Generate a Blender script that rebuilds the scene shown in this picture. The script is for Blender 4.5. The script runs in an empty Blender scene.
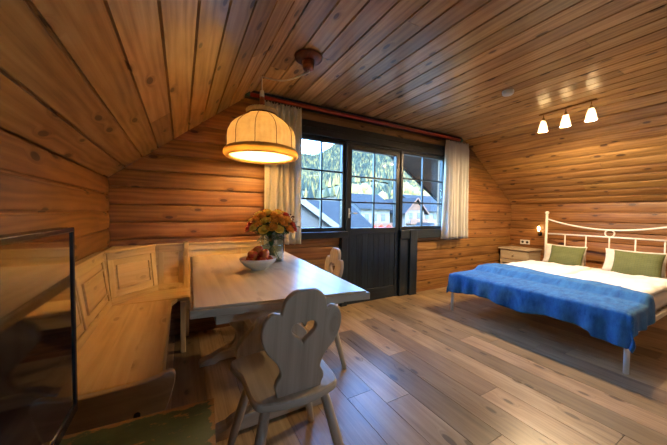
import bpy, bmesh, math, random
from mathutils import Vector, Matrix, noise
R = math.radians; PI = math.pi
rnd = random.Random(7)
C = bpy.context.scene.collection
sc = bpy.context.scene

# ------------------------------------------------------------------ materials
def new_mat(name):
    m = bpy.data.materials.new(name); m.use_nodes = True
    nt = m.node_tree; nt.nodes.clear()
    out = nt.nodes.new('ShaderNodeOutputMaterial')
    return m, nt, out
class NT:
    def __init__(s, nt): s.nt = nt
    def n(s, t, **k):
        nd = s.nt.nodes.new(t)
        for a, b in k.items(): setattr(nd, a, b)
        return nd
    def link(s, a, b): s.nt.links.new(a, b)
    def val(s, v, sock):
        if hasattr(v, 'is_output'): s.link(v, sock)
        else: sock.default_value = v
    def math(s, op, a, b=0.0, c=0.0, clamp=False):
        nd = s.n('ShaderNodeMath', operation=op); nd.use_clamp = clamp
        s.val(a, nd.inputs[0]); s.val(b, nd.inputs[1]); s.val(c, nd.inputs[2])
        return nd.outputs[0]
    def comb(s, x, y, z):
        nd = s.n('ShaderNodeCombineXYZ')
        for v, i in zip((x, y, z), nd.inputs): s.val(v, i)
        return nd.outputs[0]
    def noise(s, vec, scale, detail=3, rough=.55):
        nd = s.n('ShaderNodeTexNoise'); s.link(vec, nd.inputs['Vector'])
        nd.inputs['Scale'].default_value = scale; nd.inputs['Detail'].default_value = detail
        nd.inputs['Roughness'].default_value = rough
        return nd.outputs['Fac']
    def ramp(s, fac, stops, interp='LINEAR'):
        nd = s.n('ShaderNodeValToRGB'); cr = nd.color_ramp; cr.interpolation = interp
        while len(cr.elements) > 1: cr.elements.remove(cr.elements[-1])
        cr.elements[0].position = stops[0][0]; cr.elements[0].color = (*stops[0][1], 1)
        for p, c in stops[1:]:
            e = cr.elements.new(p); e.color = (*c, 1)
        s.link(fac, nd.inputs[0]); return nd.outputs[0]
    def smooth(s, v, a, b, lo=0., hi=1.):
        nd = s.n('ShaderNodeMapRange'); nd.interpolation_type = 'SMOOTHSTEP'
        s.val(v, nd.inputs[0])
        for i, q in enumerate((a, b, lo, hi)): nd.inputs[i+1].default_value = q
        return nd.outputs[0]
    def mix(s, fac, a, b, mode='MIX'):
        nd = s.n('ShaderNodeMix', data_type='RGBA', blend_type=mode)
        s.val(fac, nd.inputs[0])
        for v, i in ((a, nd.inputs[6]), (b, nd.inputs[7])):
            if isinstance(v, tuple): i.default_value = (*v, 1)
            else: s.link(v, i)
        return nd.outputs[2]

def wood(name, dark, mid, light, rough=.4, knots=1., board=0., vary=.35, bump=.15, spec=.5, grain=1., knotcol=None, coat=0., ringw=.15):
    m, nt, out = new_mat(name); g = NT(nt)
    uv = g.n('ShaderNodeUVMap', uv_map='UV').outputs[0]
    sep = g.n('ShaderNodeSeparateXYZ'); g.link(uv, sep.inputs[0]); u, v = sep.outputs[0], sep.outputs[1]
    bid = g.n('ShaderNodeAttribute', attribute_name='bid').outputs['Fac']
    if board:
        k = g.math('FLOOR', g.math('DIVIDE', v, board))
        bid = g.math('FRACT', g.math('ADD', bid, g.math('MULTIPLY', k, .6180339)))
    pu = g.math('ADD', u, g.math('MULTIPLY', bid, 61.7)); pv = g.math('ADD', v, g.math('MULTIPLY', bid, 17.3))
    warp = g.noise(g.comb(g.math('MULTIPLY', pu, .9), g.math('MULTIPLY', pv, 7), bid), 1, 2)
    # knots
    kv = g.comb(g.math('MULTIPLY', pu, 2.6), g.math('MULTIPLY', pv, 6.), 0.)
    vor = g.n('ShaderNodeTexVoronoi', voronoi_dimensions='2D'); g.link(kv, vor.inputs['Vector']); vor.inputs['Scale'].default_value = 1.
    kd = g.math('ADD', vor.outputs['Distance'], g.math('MULTIPLY', g.math('SUBTRACT', warp, .5), .16))
    csep = g.n('ShaderNodeSeparateColor'); g.link(vor.outputs['Color'], csep.inputs[0])
    on = g.math('GREATER_THAN', csep.outputs[0], .36)
    kfall = g.math('MULTIPLY', g.smooth(kd, .02, .24, 1, 0), on)
    kmask = g.math('MULTIPLY', g.smooth(kd, .065, .105, 1, 0), on)
    ring = g.math('SINE', g.math('ADD', g.math('MULTIPLY', pv, 130*grain), g.math('ADD', g.math('MULTIPLY', warp, 22.), g.math('MULTIPLY', kfall, 5.))))
    ring = g.math('MULTIPLY_ADD', ring, .5, .5)
    fine = g.noise(g.comb(g.math('MULTIPLY', pu, 2.2), g.math('ADD', g.math('MULTIPLY', pv, 70), g.math('MULTIPLY', kfall, 5)), bid), 1, 4, .65)
    blot = g.noise(g.comb(g.math('MULTIPLY', pu, 2.), g.math('MULTIPLY', pv, 6.), bid), 1, 3)
    t = g.math('ADD', g.math('MULTIPLY', ring, ringw), g.math('ADD', g.math('MULTIPLY', fine, .58-ringw), g.math('MULTIPLY', blot, .56)))
    col = g.ramp(t, [(.34, dark), (.56, mid), (.78, light)])
    kc = knotcol or tuple(c*.25 for c in dark)
    col = g.mix(g.math('MULTIPLY', kmask, .88*knots), col, kc)
    col = g.mix(g.math('MULTIPLY', g.math('MULTIPLY', kfall, g.math('SUBTRACT', 1., kmask)), .35*knots), col, tuple(c*.7 for c in dark))
    bright = g.math('ADD', g.math('MULTIPLY', g.math('SUBTRACT', g.math('FRACT', g.math('MULTIPLY', bid, 7.77)), .5), vary), 1.)
    hsv = g.n('ShaderNodeHueSaturation'); g.link(col, hsv.inputs['Color']); g.link(bright, hsv.inputs['Value'])
    g.link(g.math('ADD', .493, g.math('MULTIPLY', g.math('FRACT', g.math('MULTIPLY', bid, 3.3)), .014)), hsv.inputs['Hue'])
    b = g.n('ShaderNodeBsdfPrincipled'); g.link(hsv.outputs[0], b.inputs['Base Color'])
    g.link(g.math('ADD', rough-.06, g.math('MULTIPLY', fine, .14)), b.inputs['Roughness'])
    b.inputs['Specular IOR Level'].default_value = spec
    b.inputs['Coat Weight'].default_value = coat; b.inputs['Coat Roughness'].default_value = .22
    bp = g.n('ShaderNodeBump'); bp.inputs['Strength'].default_value = bump; bp.inputs['Distance'].default_value = .004
    g.link(g.math('SUBTRACT', t, g.math('MULTIPLY', kmask, .4)), bp.inputs['Height']); g.link(bp.outputs[0], b.inputs['Normal'])
    g.link(b.outputs[0], out.inputs[0]); return m

def plain(name, col, rough=.5, metal=0., spec=.5, mottle=0., mscale=30., bump=0., coat=0., col2=None, trans=0., sub=0.):
    m, nt, out = new_mat(name); g = NT(nt)
    b = g.n('ShaderNodeBsdfPrincipled')
    tc = g.n('ShaderNodeTexCoord').outputs['Object']
    nf = g.noise(tc, mscale, 4)
    c2 = col2 or tuple(c*(1-mottle) for c in col)
    c = g.mix(g.smooth(nf, .35, .65), col, c2)
    g.link(c, b.inputs['Base Color'])
    b.inputs['Roughness'].default_value = rough; b.inputs['Metallic'].default_value = metal
    b.inputs['Specular IOR Level'].default_value = spec
    b.inputs['Coat Weight'].default_value = coat; b.inputs['Coat Roughness'].default_value = .05
    b.inputs['Subsurface Weight'].default_value = sub
    if bump:
        bp = g.n('ShaderNodeBump'); bp.inputs['Strength'].default_value = bump; bp.inputs['Distance'].default_value = .003
        g.link(nf, bp.inputs['Height']); g.link(bp.outputs[0], b.inputs['Normal'])
    if trans:
        tr = g.n('ShaderNodeBsdfTranslucent'); g.link(c, tr.inputs[0])
        mx = g.n('ShaderNodeMixShader'); mx.inputs[0].default_value = trans
        g.link(b.outputs[0], mx.inputs[1]); g.link(tr.outputs[0], mx.inputs[2]); g.link(mx.outputs[0], out.inputs[0])
    else: g.link(b.outputs[0], out.inputs[0])
    return m

def woven(name, col, col2, scale=400., rough=.9, trans=0., bump=.4, big=3., streak=(1, 1, 1)):
    m, nt, out = new_mat(name); g = NT(nt)
    tc = g.n('ShaderNodeTexCoord').outputs['Object']
    mp = g.n('ShaderNodeMapping'); g.link(tc, mp.inputs[0]); mp.inputs['Scale'].default_value = streak
    n1 = g.noise(mp.outputs[0], big, 5, .6); n2 = g.noise(mp.outputs[0], scale, 2, .6)
    t = g.math('ADD', g.math('MULTIPLY', n1, .6), g.math('MULTIPLY', n2, .4))
    c = g.ramp(t, [(.36, col2), (.62, col)])
    b = g.n('ShaderNodeBsdfPrincipled'); g.link(c, b.inputs['Base Color']); b.inputs['Roughness'].default_value = rough
    b.inputs['Specular IOR Level'].default_value = .2; b.inputs['Sheen Weight'].default_value = .15
    bp = g.n('ShaderNodeBump'); bp.inputs['Strength'].default_value = bump; bp.inputs['Distance'].default_value = .003
    g.link(n2, bp.inputs['Height']); g.link(bp.outputs[0], b.inputs['Normal'])
    if trans:
        tr = g.n('ShaderNodeBsdfTranslucent'); g.link(c, tr.inputs[0])
        mx = g.n('ShaderNodeMixShader'); mx.inputs[0].default_value = trans
        g.link(b.outputs[0], mx.inputs[1]); g.link(tr.outputs[0], mx.inputs[2]); g.link(mx.outputs[0], out.inputs[0])
    else: g.link(b.outputs[0], out.inputs[0])
    return m

def pane_glass(name, tint=(.96, .98, 1.), refl=1.):
    m, nt, out = new_mat(name); g = NT(nt)
    t = g.n('ShaderNodeBsdfTransparent'); t.inputs[0].default_value = (*tint, 1)
    gl = g.n('ShaderNodeBsdfGlossy'); gl.inputs['Roughness'].default_value = .02
    geo = g.n('ShaderNodeNewGeometry'); dt = g.n('ShaderNodeVectorMath', operation='DOT_PRODUCT')
    g.link(geo.outputs['Normal'], dt.inputs[0]); g.link(geo.outputs['Incoming'], dt.inputs[1])
    c5 = g.math('POWER', g.math('SUBTRACT', 1., g.math('ABSOLUTE', dt.outputs['Value'])), 5.)
    fr = g.n('ShaderNodeMath', operation='MULTIPLY_ADD'); g.link(c5, fr.inputs[0]); fr.inputs[1].default_value = .96; fr.inputs[2].default_value = .035
    mx = g.n('ShaderNodeMixShader'); g.link(g.math('MULTIPLY', fr.outputs[0], refl), mx.inputs[0]); g.link(t.outputs[0], mx.inputs[1]); g.link(gl.outputs[0], mx.inputs[2])
    g.link(mx.outputs[0], out.inputs[0]); return m
def emit(name, col, s):
    m, nt, out = new_mat(name); g = NT(nt)
    e = g.n('ShaderNodeEmission'); e.inputs[0].default_value = (*col, 1); e.inputs[1].default_value = s
    g.link(e.outputs[0], out.inputs[0]); return m

M = {}
M['wallwood'] = wood('pine_log_wall', (.15, .060, .015), (.285, .124, .033), (.40, .20, .062), rough=.42, vary=.4, bump=.2, knotcol=(.05, .015, .005))
M['ceilwood'] = wood('pine_ceiling', (.23, .118, .044), (.46, .275, .118), (.62, .42, .21), rough=.30, vary=.5, bump=.12, knotcol=(.045, .018, .007), coat=.5)
M['slopewood'] = wood('pine_slope', (.20, .092, .024), (.39, .20, .058), (.53, .30, .10), rough=.38, vary=.4, bump=.2, knotcol=(.05, .017, .006))
M['floor'] = wood('oak_floor', (.15, .090, .042), (.33, .222, .112), (.46, .335, .185), rough=.29, knots=.8, vary=.8, bump=.10, grain=.5, ringw=.07, spec=.6)
M['pine'] = wood('light_pine', (.64, .43, .18), (.78, .56, .26), (.86, .66, .35), rough=.36, knots=.5, vary=.12, bump=.05, knotcol=(.30, .13, .04), board=.11, grain=.7)
M['ash'] = wood('pale_varnished_wood', (.40, .31, .20), (.53, .43, .29), (.62, .52, .37), rough=.36, knots=.25, vary=.10, bump=.05, knotcol=(.28, .16, .08), grain=.8)
M['darkwood'] = wood('dark_stained_wood', (.007, .011, .015), (.012, .019, .026), (.020, .031, .040), rough=.33, knots=.3, vary=.3, bump=.2)  # bluish cast of the base colour imitates the sky's reflection
M['lintel'] = wood('brown_lintel_wood', (.16, .07, .025), (.30, .15, .06), (.42, .23, .10), rough=.45, vary=.2)
M['redrail'] = plain('red_brown_rail', (.34, .032, .018), .28, mottle=.3, mscale=9)
M['teal'] = plain('dark_green_cap', (.02, .09, .07), .35, mottle=.2)
M['rosewood'] = wood('red_brown_turned_wood', (.10, .030, .012), (.2, .06, .022), (.3, .09, .035), rough=.3, knots=0)
M['shade'] = woven('yellow_pleated_fabric', (.88, .76, .50), (.76, .62, .36), 300, .85, trans=.072, bump=.3, big=20)
M['braid'] = woven('brown_braid', (.22, .10, .04), (.12, .05, .02), 300)
M['piping'] = woven('ochre_piping', (.62, .44, .16), (.45, .30, .1), 300, trans=.2)
M['diff'] = plain('cream_diffuser', (.97, .93, .82), .6, mottle=.04, trans=.85)
M['cord'] = plain('white_cord', (.82, .80, .74), .5, mottle=.1)
M['brass'] = plain('antique_brass', (.30, .17, .06), .32, metal=1., mottle=.3)
M['opal'] = plain('opal_glass', (.98, .95, .88), .25, mottle=.06, mscale=40, trans=.6)
M['white'] = plain('white_plastic', (.8, .8, .78), .4, mottle=.04)
M['black'] = plain('black_frame', (.008, .008, .009), .25, mottle=.2)
M['screen'] = plain('black_gloss_screen', (.004, .005, .006), .06, mottle=.1, spec=1.0, coat=1.)
M['curtain'] = woven('cream_curtain', (.82, .80, .74), (.74, .71, .64), 350, .9, trans=.35, bump=.2, big=5)
M['bedmetal'] = plain('cream_enamel_metal', (.80, .76, .66), .35, mottle=.06, mscale=12)
M['linen'] = woven('white_linen', (.84, .82, .78), (.76, .73, .68), 260, .85, bump=.2, big=6)
M['pillow'] = woven('cream_pillow', (.80, .74, .62), (.66, .58, .45), 60, .9, bump=.4, big=14)
M['blanket'] = woven('blue_blanket', (.045, .20, .44), (.012, .075, .22), 160, .95, bump=.8, big=9, streak=(1, 2.5, 1))
M['glass'] = pane_glass('window_glass')
M['vase'] = pane_glass('vase_glass', (.90, .95, .93), 2.2)
M['water'] = pane_glass('vase_water', (.80, .88, .86), 1.)
M['bowl'] = plain('cream_ceramic', (.80, .78, .70), .22, mottle=.05)
M['apple'] = plain('red_apple', (.42, .025, .012), .22, mscale=14, col2=(.55, .16, .02))
M['stem'] = plain('green_stem', (.05, .14, .03), .5, mottle=.4)
M['leaf'] = plain('rose_leaf', (.03, .10, .025), .45, mottle=.5, mscale=20, trans=.15)
M['fleafy'] = plain('pale_leaf', (.14, .26, .03), .45, mottle=.4, mscale=20, trans=.2)
M['ry'] = plain('yellow_petal', (.98, .76, .14), .6, mottle=.15, trans=.2)
M['ro'] = plain('orange_petal', (.98, .47, .08), .6, mottle=.2, trans=.2)
M['rr'] = plain('red_petal', (.80, .07, .03), .6, mottle=.3, trans=.15)
M['berry'] = plain('dark_red_berry', (.14, .01, .015), .35, mottle=.3)
M['hole'] = plain('black_rubber', (.01, .01, .01), .6)
M['iron'] = plain('dark_iron', (.04, .035, .03), .4, metal=.8, mottle=.3)

# green plaid cushion
def quilt(name, c1, c2):
    m, nt, out = new_mat(name); g = NT(nt)
    tc = g.n('ShaderNodeTexCoord').outputs['Object']
    sp = g.n('ShaderNodeSeparateXYZ'); g.link(tc, sp.inputs[0])
    a = g.math('ABSOLUTE', g.math('SINE', g.math('MULTIPLY', sp.outputs[0], 135.)))
    b_ = g.math('ABSOLUTE', g.math('SINE', g.math('MULTIPLY', sp.outputs[1], 135.)))
    t = g.math('MINIMUM', g.smooth(a, 0, .35), g.smooth(b_, 0, .35))
    n = g.noise(tc, 14, 4)
    c = g.mix(g.math('MULTIPLY', g.math('ADD', t, n), .5), c2, c1)
    b = g.n('ShaderNodeBsdfPrincipled'); g.link(c, b.inputs['Base Color']); b.inputs['Roughness'].default_value = .8
    bp = g.n('ShaderNodeBump'); bp.inputs['Strength'].default_value = .6; bp.inputs['Distance'].default_value = .004
    g.link(t, bp.inputs['Height']); g.link(bp.outputs[0], b.inputs['Normal']); g.link(b.outputs[0], out.inputs[0]); return m
M['cushion'] = quilt('green_quilted_cotton', (.155, .17, .05), (.075, .09, .028))
# distressed green paint
def distress():
    m, nt, out = new_mat('distressed_green_paint'); g = NT(nt)
    tc = g.n('ShaderNodeTexCoord').outputs['Object']
    mp = g.n('ShaderNodeMapping'); g.link(tc, mp.inputs[0]); mp.inputs['Scale'].default_value = (1, 2.2, 1)
    n1 = g.noise(mp.outputs[0], 14, 8, .7); n2 = g.noise(mp.outputs[0], 4, 4)
    green = g.mix(g.smooth(n2, .35, .65), (.035, .065, .022), (.075, .11, .035))
    chip = g.smooth(n1, .60, .65)
    edge = g.n('ShaderNodeAttribute', attribute_name='edge').outputs['Fac']
    chip2 = g.smooth(g.math('ADD', n1, g.math('MULTIPLY', edge, .16)), .56, .62)
    c = g.mix(g.math('MAXIMUM', chip, chip2), green, (.34, .17, .045))
    b = g.n('ShaderNodeBsdfPrincipled'); g.link(c, b.inputs['Base Color']); b.inputs['Roughness'].default_value = .45
    bp = g.n('ShaderNodeBump'); bp.inputs['Strength'].default_value = .5; bp.inputs['Distance'].default_value = .002
    g.link(n1, bp.inputs['Height']); g.link(bp.outputs[0], b.inputs['Normal']); g.link(b.outputs[0], out.inputs[0]); return m
M['green'] = distress()

# ------------------------------------------------------------------ mesh builder
class MB:
    def __init__(s): s.v = []; s.f = []; s.uv = []; s.bid = []; s.smooth = []; s.mi = []
    def add(s, verts, faces, uvs=None, bid=None, smooth=False, mi=0):
        o = len(s.v); s.v += [tuple(p) for p in verts]
        for i, f in enumerate(faces):
            s.f.append([o+j for j in f]); s.uv.append(uvs[i] if uvs else None)
            s.bid.append(bid if bid is not None else rnd.random()); s.smooth.append(smooth); s.mi.append(mi)
    def box(s, x0, x1, y0, y1, z0, z1, bid=None, mi=0):
        if bid is None: bid = rnd.random()
        v = [(x, y, z) for x in (x0, x1) for y in (y0, y1) for z in (z0, z1)]
        s.add(v, [(0, 1, 3, 2), (4, 6, 7, 5), (0, 4, 5, 1), (2, 3, 7, 6), (0, 2, 6, 4), (1, 5, 7, 3)], bid=bid, mi=mi)
        return s
    def tube(s, pts, r, n=10, close=False, caps=True, mi=0):
        pts = [Vector(p) for p in pts]; L = len(pts); rr = r if isinstance(r, (list, tuple)) else [r]*L
        bid = rnd.random(); up = None; rings = []
        for i, p in enumerate(pts):
            a = pts[(i-1) % L] if (close or i > 0) else p; b = pts[(i+1) % L] if (close or i < L-1) else p
            t = (b-a).normalized()
            if up is None: up = t.orthogonal().normalized()
            up = (up - t*up.dot(t)); up = up.normalized() if up.length > 1e-6 else t.orthogonal().normalized()
            w = t.cross(up)
            rings.append([p + (up*math.cos(2*PI*k/n) + w*math.sin(2*PI*k/n))*rr[i] for k in range(n)])
        v = [q for g_ in rings for q in g_]; f = []
        for i in range(L if close else L-1):
            j = (i+1) % L
            for k in range(n): f.append((i*n+k, i*n+(k+1) % n, j*n+(k+1) % n, j*n+k))
        s.add(v, f, bid=bid, smooth=True, mi=mi)
        if caps and not close:
            s.add(rings[0], [tuple(reversed(range(n)))], bid=bid, mi=mi); s.add(rings[-1], [tuple(range(n))], bid=bid, mi=mi)
        return s
    def lathe(s, prof, c=(0, 0, 0), n=32, wob=None, mi=0):
        bid = rnd.random(); v = []; L = len(prof)
        for i, (r, z) in enumerate(prof):
            for k in range(n):
                a = 2*PI*k/n; q = r*(wob(a, z, r) if wob else 1)
                v.append((c[0]+q*math.cos(a), c[1]+q*math.sin(a), c[2]+z))
        f = [(i*n+k, i*n+(k+1) % n, (i+1)*n+(k+1) % n, (i+1)*n+k) for i in range(L-1) for k in range(n)]
        s.add(v, f, bid=bid, smooth=True, mi=mi); return s
    def prism(s, outline, axis, a, b, bid=None, mi=0):
        """outline: 2D ccw points; axis 'x','y','z' extrude from a to b"""
        if bid is None: bid = rnd.random()
        def P(p, t): return {'x': (t, p[0], p[1]), 'y': (p[0], t, p[1]), 'z': (p[0], p[1], t)}[axis]
        n = len(outline); v = [P(p, a) for p in outline]+[P(p, b) for p in outline]
        f = [tuple(range(n)), tuple(reversed(range(n, 2*n)))]+[(i, n+i, n+(i+1) % n, (i+1) % n) for i in range(n)]
        s.add(v, f, bid=bid, mi=mi); return s
    def ball(s, c, r, n=12, m=8, sx=1, sy=1, sz=1, mi=0):
        prof = [(r*math.sin(PI*i/m)+1e-5, -r*math.cos(PI*i/m)*sz) for i in range(m+1)]
        o = len(s.v); s.lathe(prof, c, n, mi=mi)
        for i in range(o, len(s.v)):
            x, y, z = s.v[i]; s.v[i] = (c[0]+(x-c[0])*sx, c[1]+(y-c[1])*sy, z)
        return s
    def xf(s, mat, start=0):
        for i in range(start, len(s.v)): s.v[i] = tuple(mat @ Vector(s.v[i]))
        return s
    def build(s, name, mat, parent=None, grain='y', loc=None, rot=None, bevel=0., recalc=True):
        me = bpy.data.meshes.new(name); me.from_pydata(s.v, [], s.f)
        mats = mat if isinstance(mat, list) else [mat]
        for q in mats: me.materials.append(q)
        at = me.attributes.new('bid', 'FLOAT', 'FACE')
        for i, p in enumerate(me.polygons):
            at.data[i].value = s.bid[i]; p.use_smooth = s.smooth[i]; p.material_index = s.mi[i]
        ul = me.uv_layers.new(name='UV'); gi = 'xyz'.index(grain)
        for i, p in enumerate(me.polygons):
            if s.uv[i]:
                for k, li in enumerate(p.loop_indices): ul.data[li].uv = s.uv[i][k]
            else:
                nrm = p.normal; oth = [q for q in range(3) if q != gi]
                if abs(nrm[gi]) > .85: ua, va = oth
                else:
                    ua = gi; va = oth[0] if abs(nrm[oth[1]]) > abs(nrm[oth[0]]) else oth[1]
                for li in p.loop_indices:
                    co = me.vertices[me.loops[li].vertex_index].co; ul.data[li].uv = (co[ua], co[va])
        if recalc:
            bm = bmesh.new(); bm.from_mesh(me); bmesh.ops.remove_doubles(bm, verts=bm.verts, dist=1e-6)
            bmesh.ops.recalc_face_normals(bm, faces=bm.faces); bm.to_mesh(me); bm.free()
        o = bpy.data.objects.new(name, me); C.objects.link(o)
        if parent: o.parent = parent
        if loc: o.location = loc
        if rot: o.rotation_euler = rot
        if bevel:
            b = o.modifiers.new('bevel', 'BEVEL'); b.width = bevel; b.segments = 2; b.limit_method = 'ANGLE'; b.angle_limit = R(40)
        return o

def plate(name, outer, holes, thick, mat, parent=None, grain='y', bevel=.004):
    """flat board cut to an outline with holes, made in local XY, thickness along local Z, one closed mesh"""
    cu = bpy.data.curves.new(name, 'CURVE'); cu.dimensions = '2D'; cu.fill_mode = 'BOTH'; cu.extrude = thick/2-bevel
    cu.bevel_depth = bevel; cu.bevel_resolution = 1; cu.offset = -bevel
    for pts in [outer]+holes:
        sp = cu.splines.new('POLY'); sp.points.add(len(pts)-1); sp.use_cyclic_u = True
        for i, p in enumerate(pts): sp.points[i].co = (p[0], p[1], 0, 1)
    t = bpy.data.objects.new(name+'_tmp', cu); C.objects.link(t)
    dg = bpy.context.evaluated_depsgraph_get(); me = bpy.data.meshes.new_from_object(t.evaluated_get(dg))
    bpy.data.objects.remove(t); bpy.data.curves.remove(cu)
    me.materials.clear(); me.materials.append(mat); me.name = name
    at = me.attributes.new('bid', 'FLOAT', 'FACE'); b = rnd.random()
    for l in list(me.uv_layers): me.uv_layers.remove(l)
    ul = me.uv_layers.new(name='UV'); gi = 'xyz'.index(grain)
    for i, p in enumerate(me.polygons):
        at.data[i].value = b; oth = [q for q in range(3) if q != gi]
        va = oth[0] if abs(p.normal[oth[1]]) > abs(p.normal[oth[0]]) else oth[1]
        for li in p.loop_indices:
            co = me.vertices[me.loops[li].vertex_index].co; ul.data[li].uv = (co[gi], co[va])
    o = bpy.data.objects.new(name, me); C.objects.link(o)
    if parent: o.parent = parent
    return o

def tag(o, label=None, cat=None, group=None, kind=None):
    if label: o['label'] = label
    if cat: o['category'] = cat
    if group: o['group'] = group
    if kind: o['kind'] = kind
    return o
def empty(name, loc=(0, 0, 0), rz=0, label=None, cat=None, group=None, kind=None):
    o = bpy.data.objects.new(name, None); o.empty_display_size = .1; C.objects.link(o)
    o.location = loc; o.rotation_euler = (0, 0, rz); return tag(o, label, cat, group, kind)
def copy_tree(o, parent=None):
    c = o.copy(); C.objects.link(c); c.parent = parent
    for ch in [q for q in C.objects if q.parent == o]: copy_tree(ch, c)
    return c
def catmull(pts, n=6, close=True):
    out = []; L = len(pts)
    for i in range(L if close else L-1):
        p0, p1, p2, p3 = [Vector(pts[j % L] if close else pts[max(0, min(L-1, j))]) for j in (i-1, i, i+1, i+2)]
        for k in range(n):
            t = k/n
            out.append(tuple(.5*((2*p1)+(-p0+p2)*t+(2*p0-5*p1+4*p2-p3)*t*t+(-p0+3*p1-3*p2+p3)*t**3)))
    if not close: out.append(tuple(pts[-1]))
    return out

# ------------------------------------------------------------------ room shell
XL, XR, YB, YF = -.53, 5.5, 2.889, -2.4          # left knee wall, right knee wall, window gable, far gable behind the viewer
ZC, KL, KR = 2.37, 1.42, 1.36; JL, JR = .65, 4.07
def boards(mb, O, U, V, N, L, rows, w, bulge, groove=.008, edge=.006, lens=None, th=.03, cuts=None, widths=None):
    """rows of boards: length direction U, stacked along V, facing N."""
    O, U, V, N = map(Vector, (O, U, V, N)); v0 = 0
    for r in range(rows):
        ww = widths[r] if widths else w
        spans = cuts(v0, v0+ww) if cuts else [(0, L)]
        prof = [(0, -groove), (edge, -groove*.9), (edge*1.6, 0)]
        if bulge: prof += [(ww*t, bulge*(1-(2*t-1)**2)) for t in (.1, .2, .3, .4, .5, .6, .7, .8, .9)]
        prof += [(ww-edge*1.6, 0), (ww-edge, -groove*.9), (ww, -groove)]
        n = len(prof)
        for (a, b) in spans:
            segs = []; x = a
            if lens:
                x -= rnd.uniform(0, lens[1]*.6)
                while x < b:
                    e = x+rnd.uniform(*lens); segs.append((max(x, a), min(e, b))); x = e
                segs = [q for q in segs if q[1]-q[0] > .02]
            else: segs = [(a, b)]
            for (s0, s1) in segs:
                bid = rnd.random(); ga = .0012 if lens else 0
                A = [O+U*(s0+ga)+V*(v0+p)+N*h for p, h in prof]; B = [O+U*(s1-ga)+V*(v0+p)+N*h for p, h in prof]
                bk = [O+U*s0+V*v0-N*th, O+U*s0+V*(v0+ww)-N*th, O+U*s1+V*v0-N*th, O+U*s1+V*(v0+ww)-N*th]
                verts = A+B+bk
                f = []; uv = []
                for i in range(n-1):
                    f.append((i, i+1, n+i+1, n+i)); uv.append([(s0, prof[i][0]), (s0, prof[i+1][0]), (s1, prof[i+1][0]), (s1, prof[i][0])])
                f.append((2*n, 2*n+2, 2*n+3, 2*n+1)); uv.append([(0, 0)]*4)
                f.append(tuple(range(n))+(2*n+1, 2*n)); uv.append([(0, p) for p, h in prof]+[(0, ww), (0, 0)])
                f.append(tuple(range(n, 2*n))+(2*n+3, 2*n+2)); uv.append([(0, p) for p, h in prof]+[(0, ww), (0, 0)])
                f.append((0, n, 2*n+2, 2*n)); uv.append([(0, 0)]*4)
                f.append((n-1, 2*n+1, 2*n+3, 2*n-1)); uv.append([(0, 0)]*4)
                mb.add(verts, f, uv, bid)
        v0 += ww
def struct(o): o['kind'] = 'structure'; return o

DY = YB-YF
# floor: oak planks laid towards the window wall
mb = MB(); boards(mb, (XL-.1, YF, 0), (0, 1, 0), (1, 0, 0), (0, 0, 1), DY, 33, .19, 0, groove=.002, edge=.0012, lens=(.9, 2.2), th=.04)
struct(mb.build('floor', M['floor'], recalc=False))
# gable limits at height z
def lim(z):
    l = XL if z < KL else XL+(z-KL)*(JL-XL)/(ZC-KL)
    r = XR if z < KR else XR-(z-KR)*(XR-JR)/(ZC-KR)
    return l, r
def gable_cuts(opening):
    def f(z0, z1):
        l0, r0 = lim(z0); l1, r1 = lim(z1); l, r = min(l0, l1)-.05, max(r0, r1)+.05
        zm = (z0+z1)/2; out = [(l, r)]
        for (a, b, za, zb) in opening:
            if za < zm < zb:
                nn = []
                for (p, q) in out:
                    if p < a: nn.append((p, min(q, a)))
                    if q > b: nn.append((max(p, b), q))
                out = nn
        return [(p-0, q-0) for p, q in out]
    return f
OP = [(1.12, 3.56, .9, 2.1), (1.74, 2.93, -1, 2.1)]
rows = [.15]*6+[.15]*8+[.15, .12]
mb = MB(); boards(mb, (0, YB, 0), (1, 0, 0), (0, 0, 1), (0, -1, 0), 0, 16, .15, .007, groove=.012, edge=.005, cuts=gable_cuts(OP), widths=rows, th=.10)
wb = struct(mb.build('wall_back', M['wallwood'], recalc=False))
OPF = [(.55, 1.0, 1.2, 1.65)]
mb = MB(); boards(mb, (0, YF, 0), (1, 0, 0), (0, 0, 1), (0, 1, 0), 0, 16, .15, .012, groove=.010, cuts=gable_cuts(OPF), widths=rows, th=.10)
struct(mb.build('wall_front', M['wallwood'], recalc=False))
mb = MB(); boards(mb, (XL, YF, 0), (0, 1, 0), (0, 0, 1), (1, 0, 0), DY, 10, KL/10+.0, .006, groove=.010, widths=[.142]*10)
mb.box(XL-.16, XL-.031, YF-.1, YB+.1, -.1, KL+.10)
struct(mb.build('wall_left', M['wallwood'], recalc=False))
mb = MB(); boards(mb, (XR, YF, 0), (0, 1, 0), (0, 0, 1), (-1, 0, 0), DY, 9, .151, .009, groove=.012, widths=[KR/9]*9)
mb.box(XR+.031, XR+.16, YF-.1, YB+.1, -.1, KR+.10)
struct(mb.build('wall_right', M['wallwood'], recalc=False))
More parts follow.
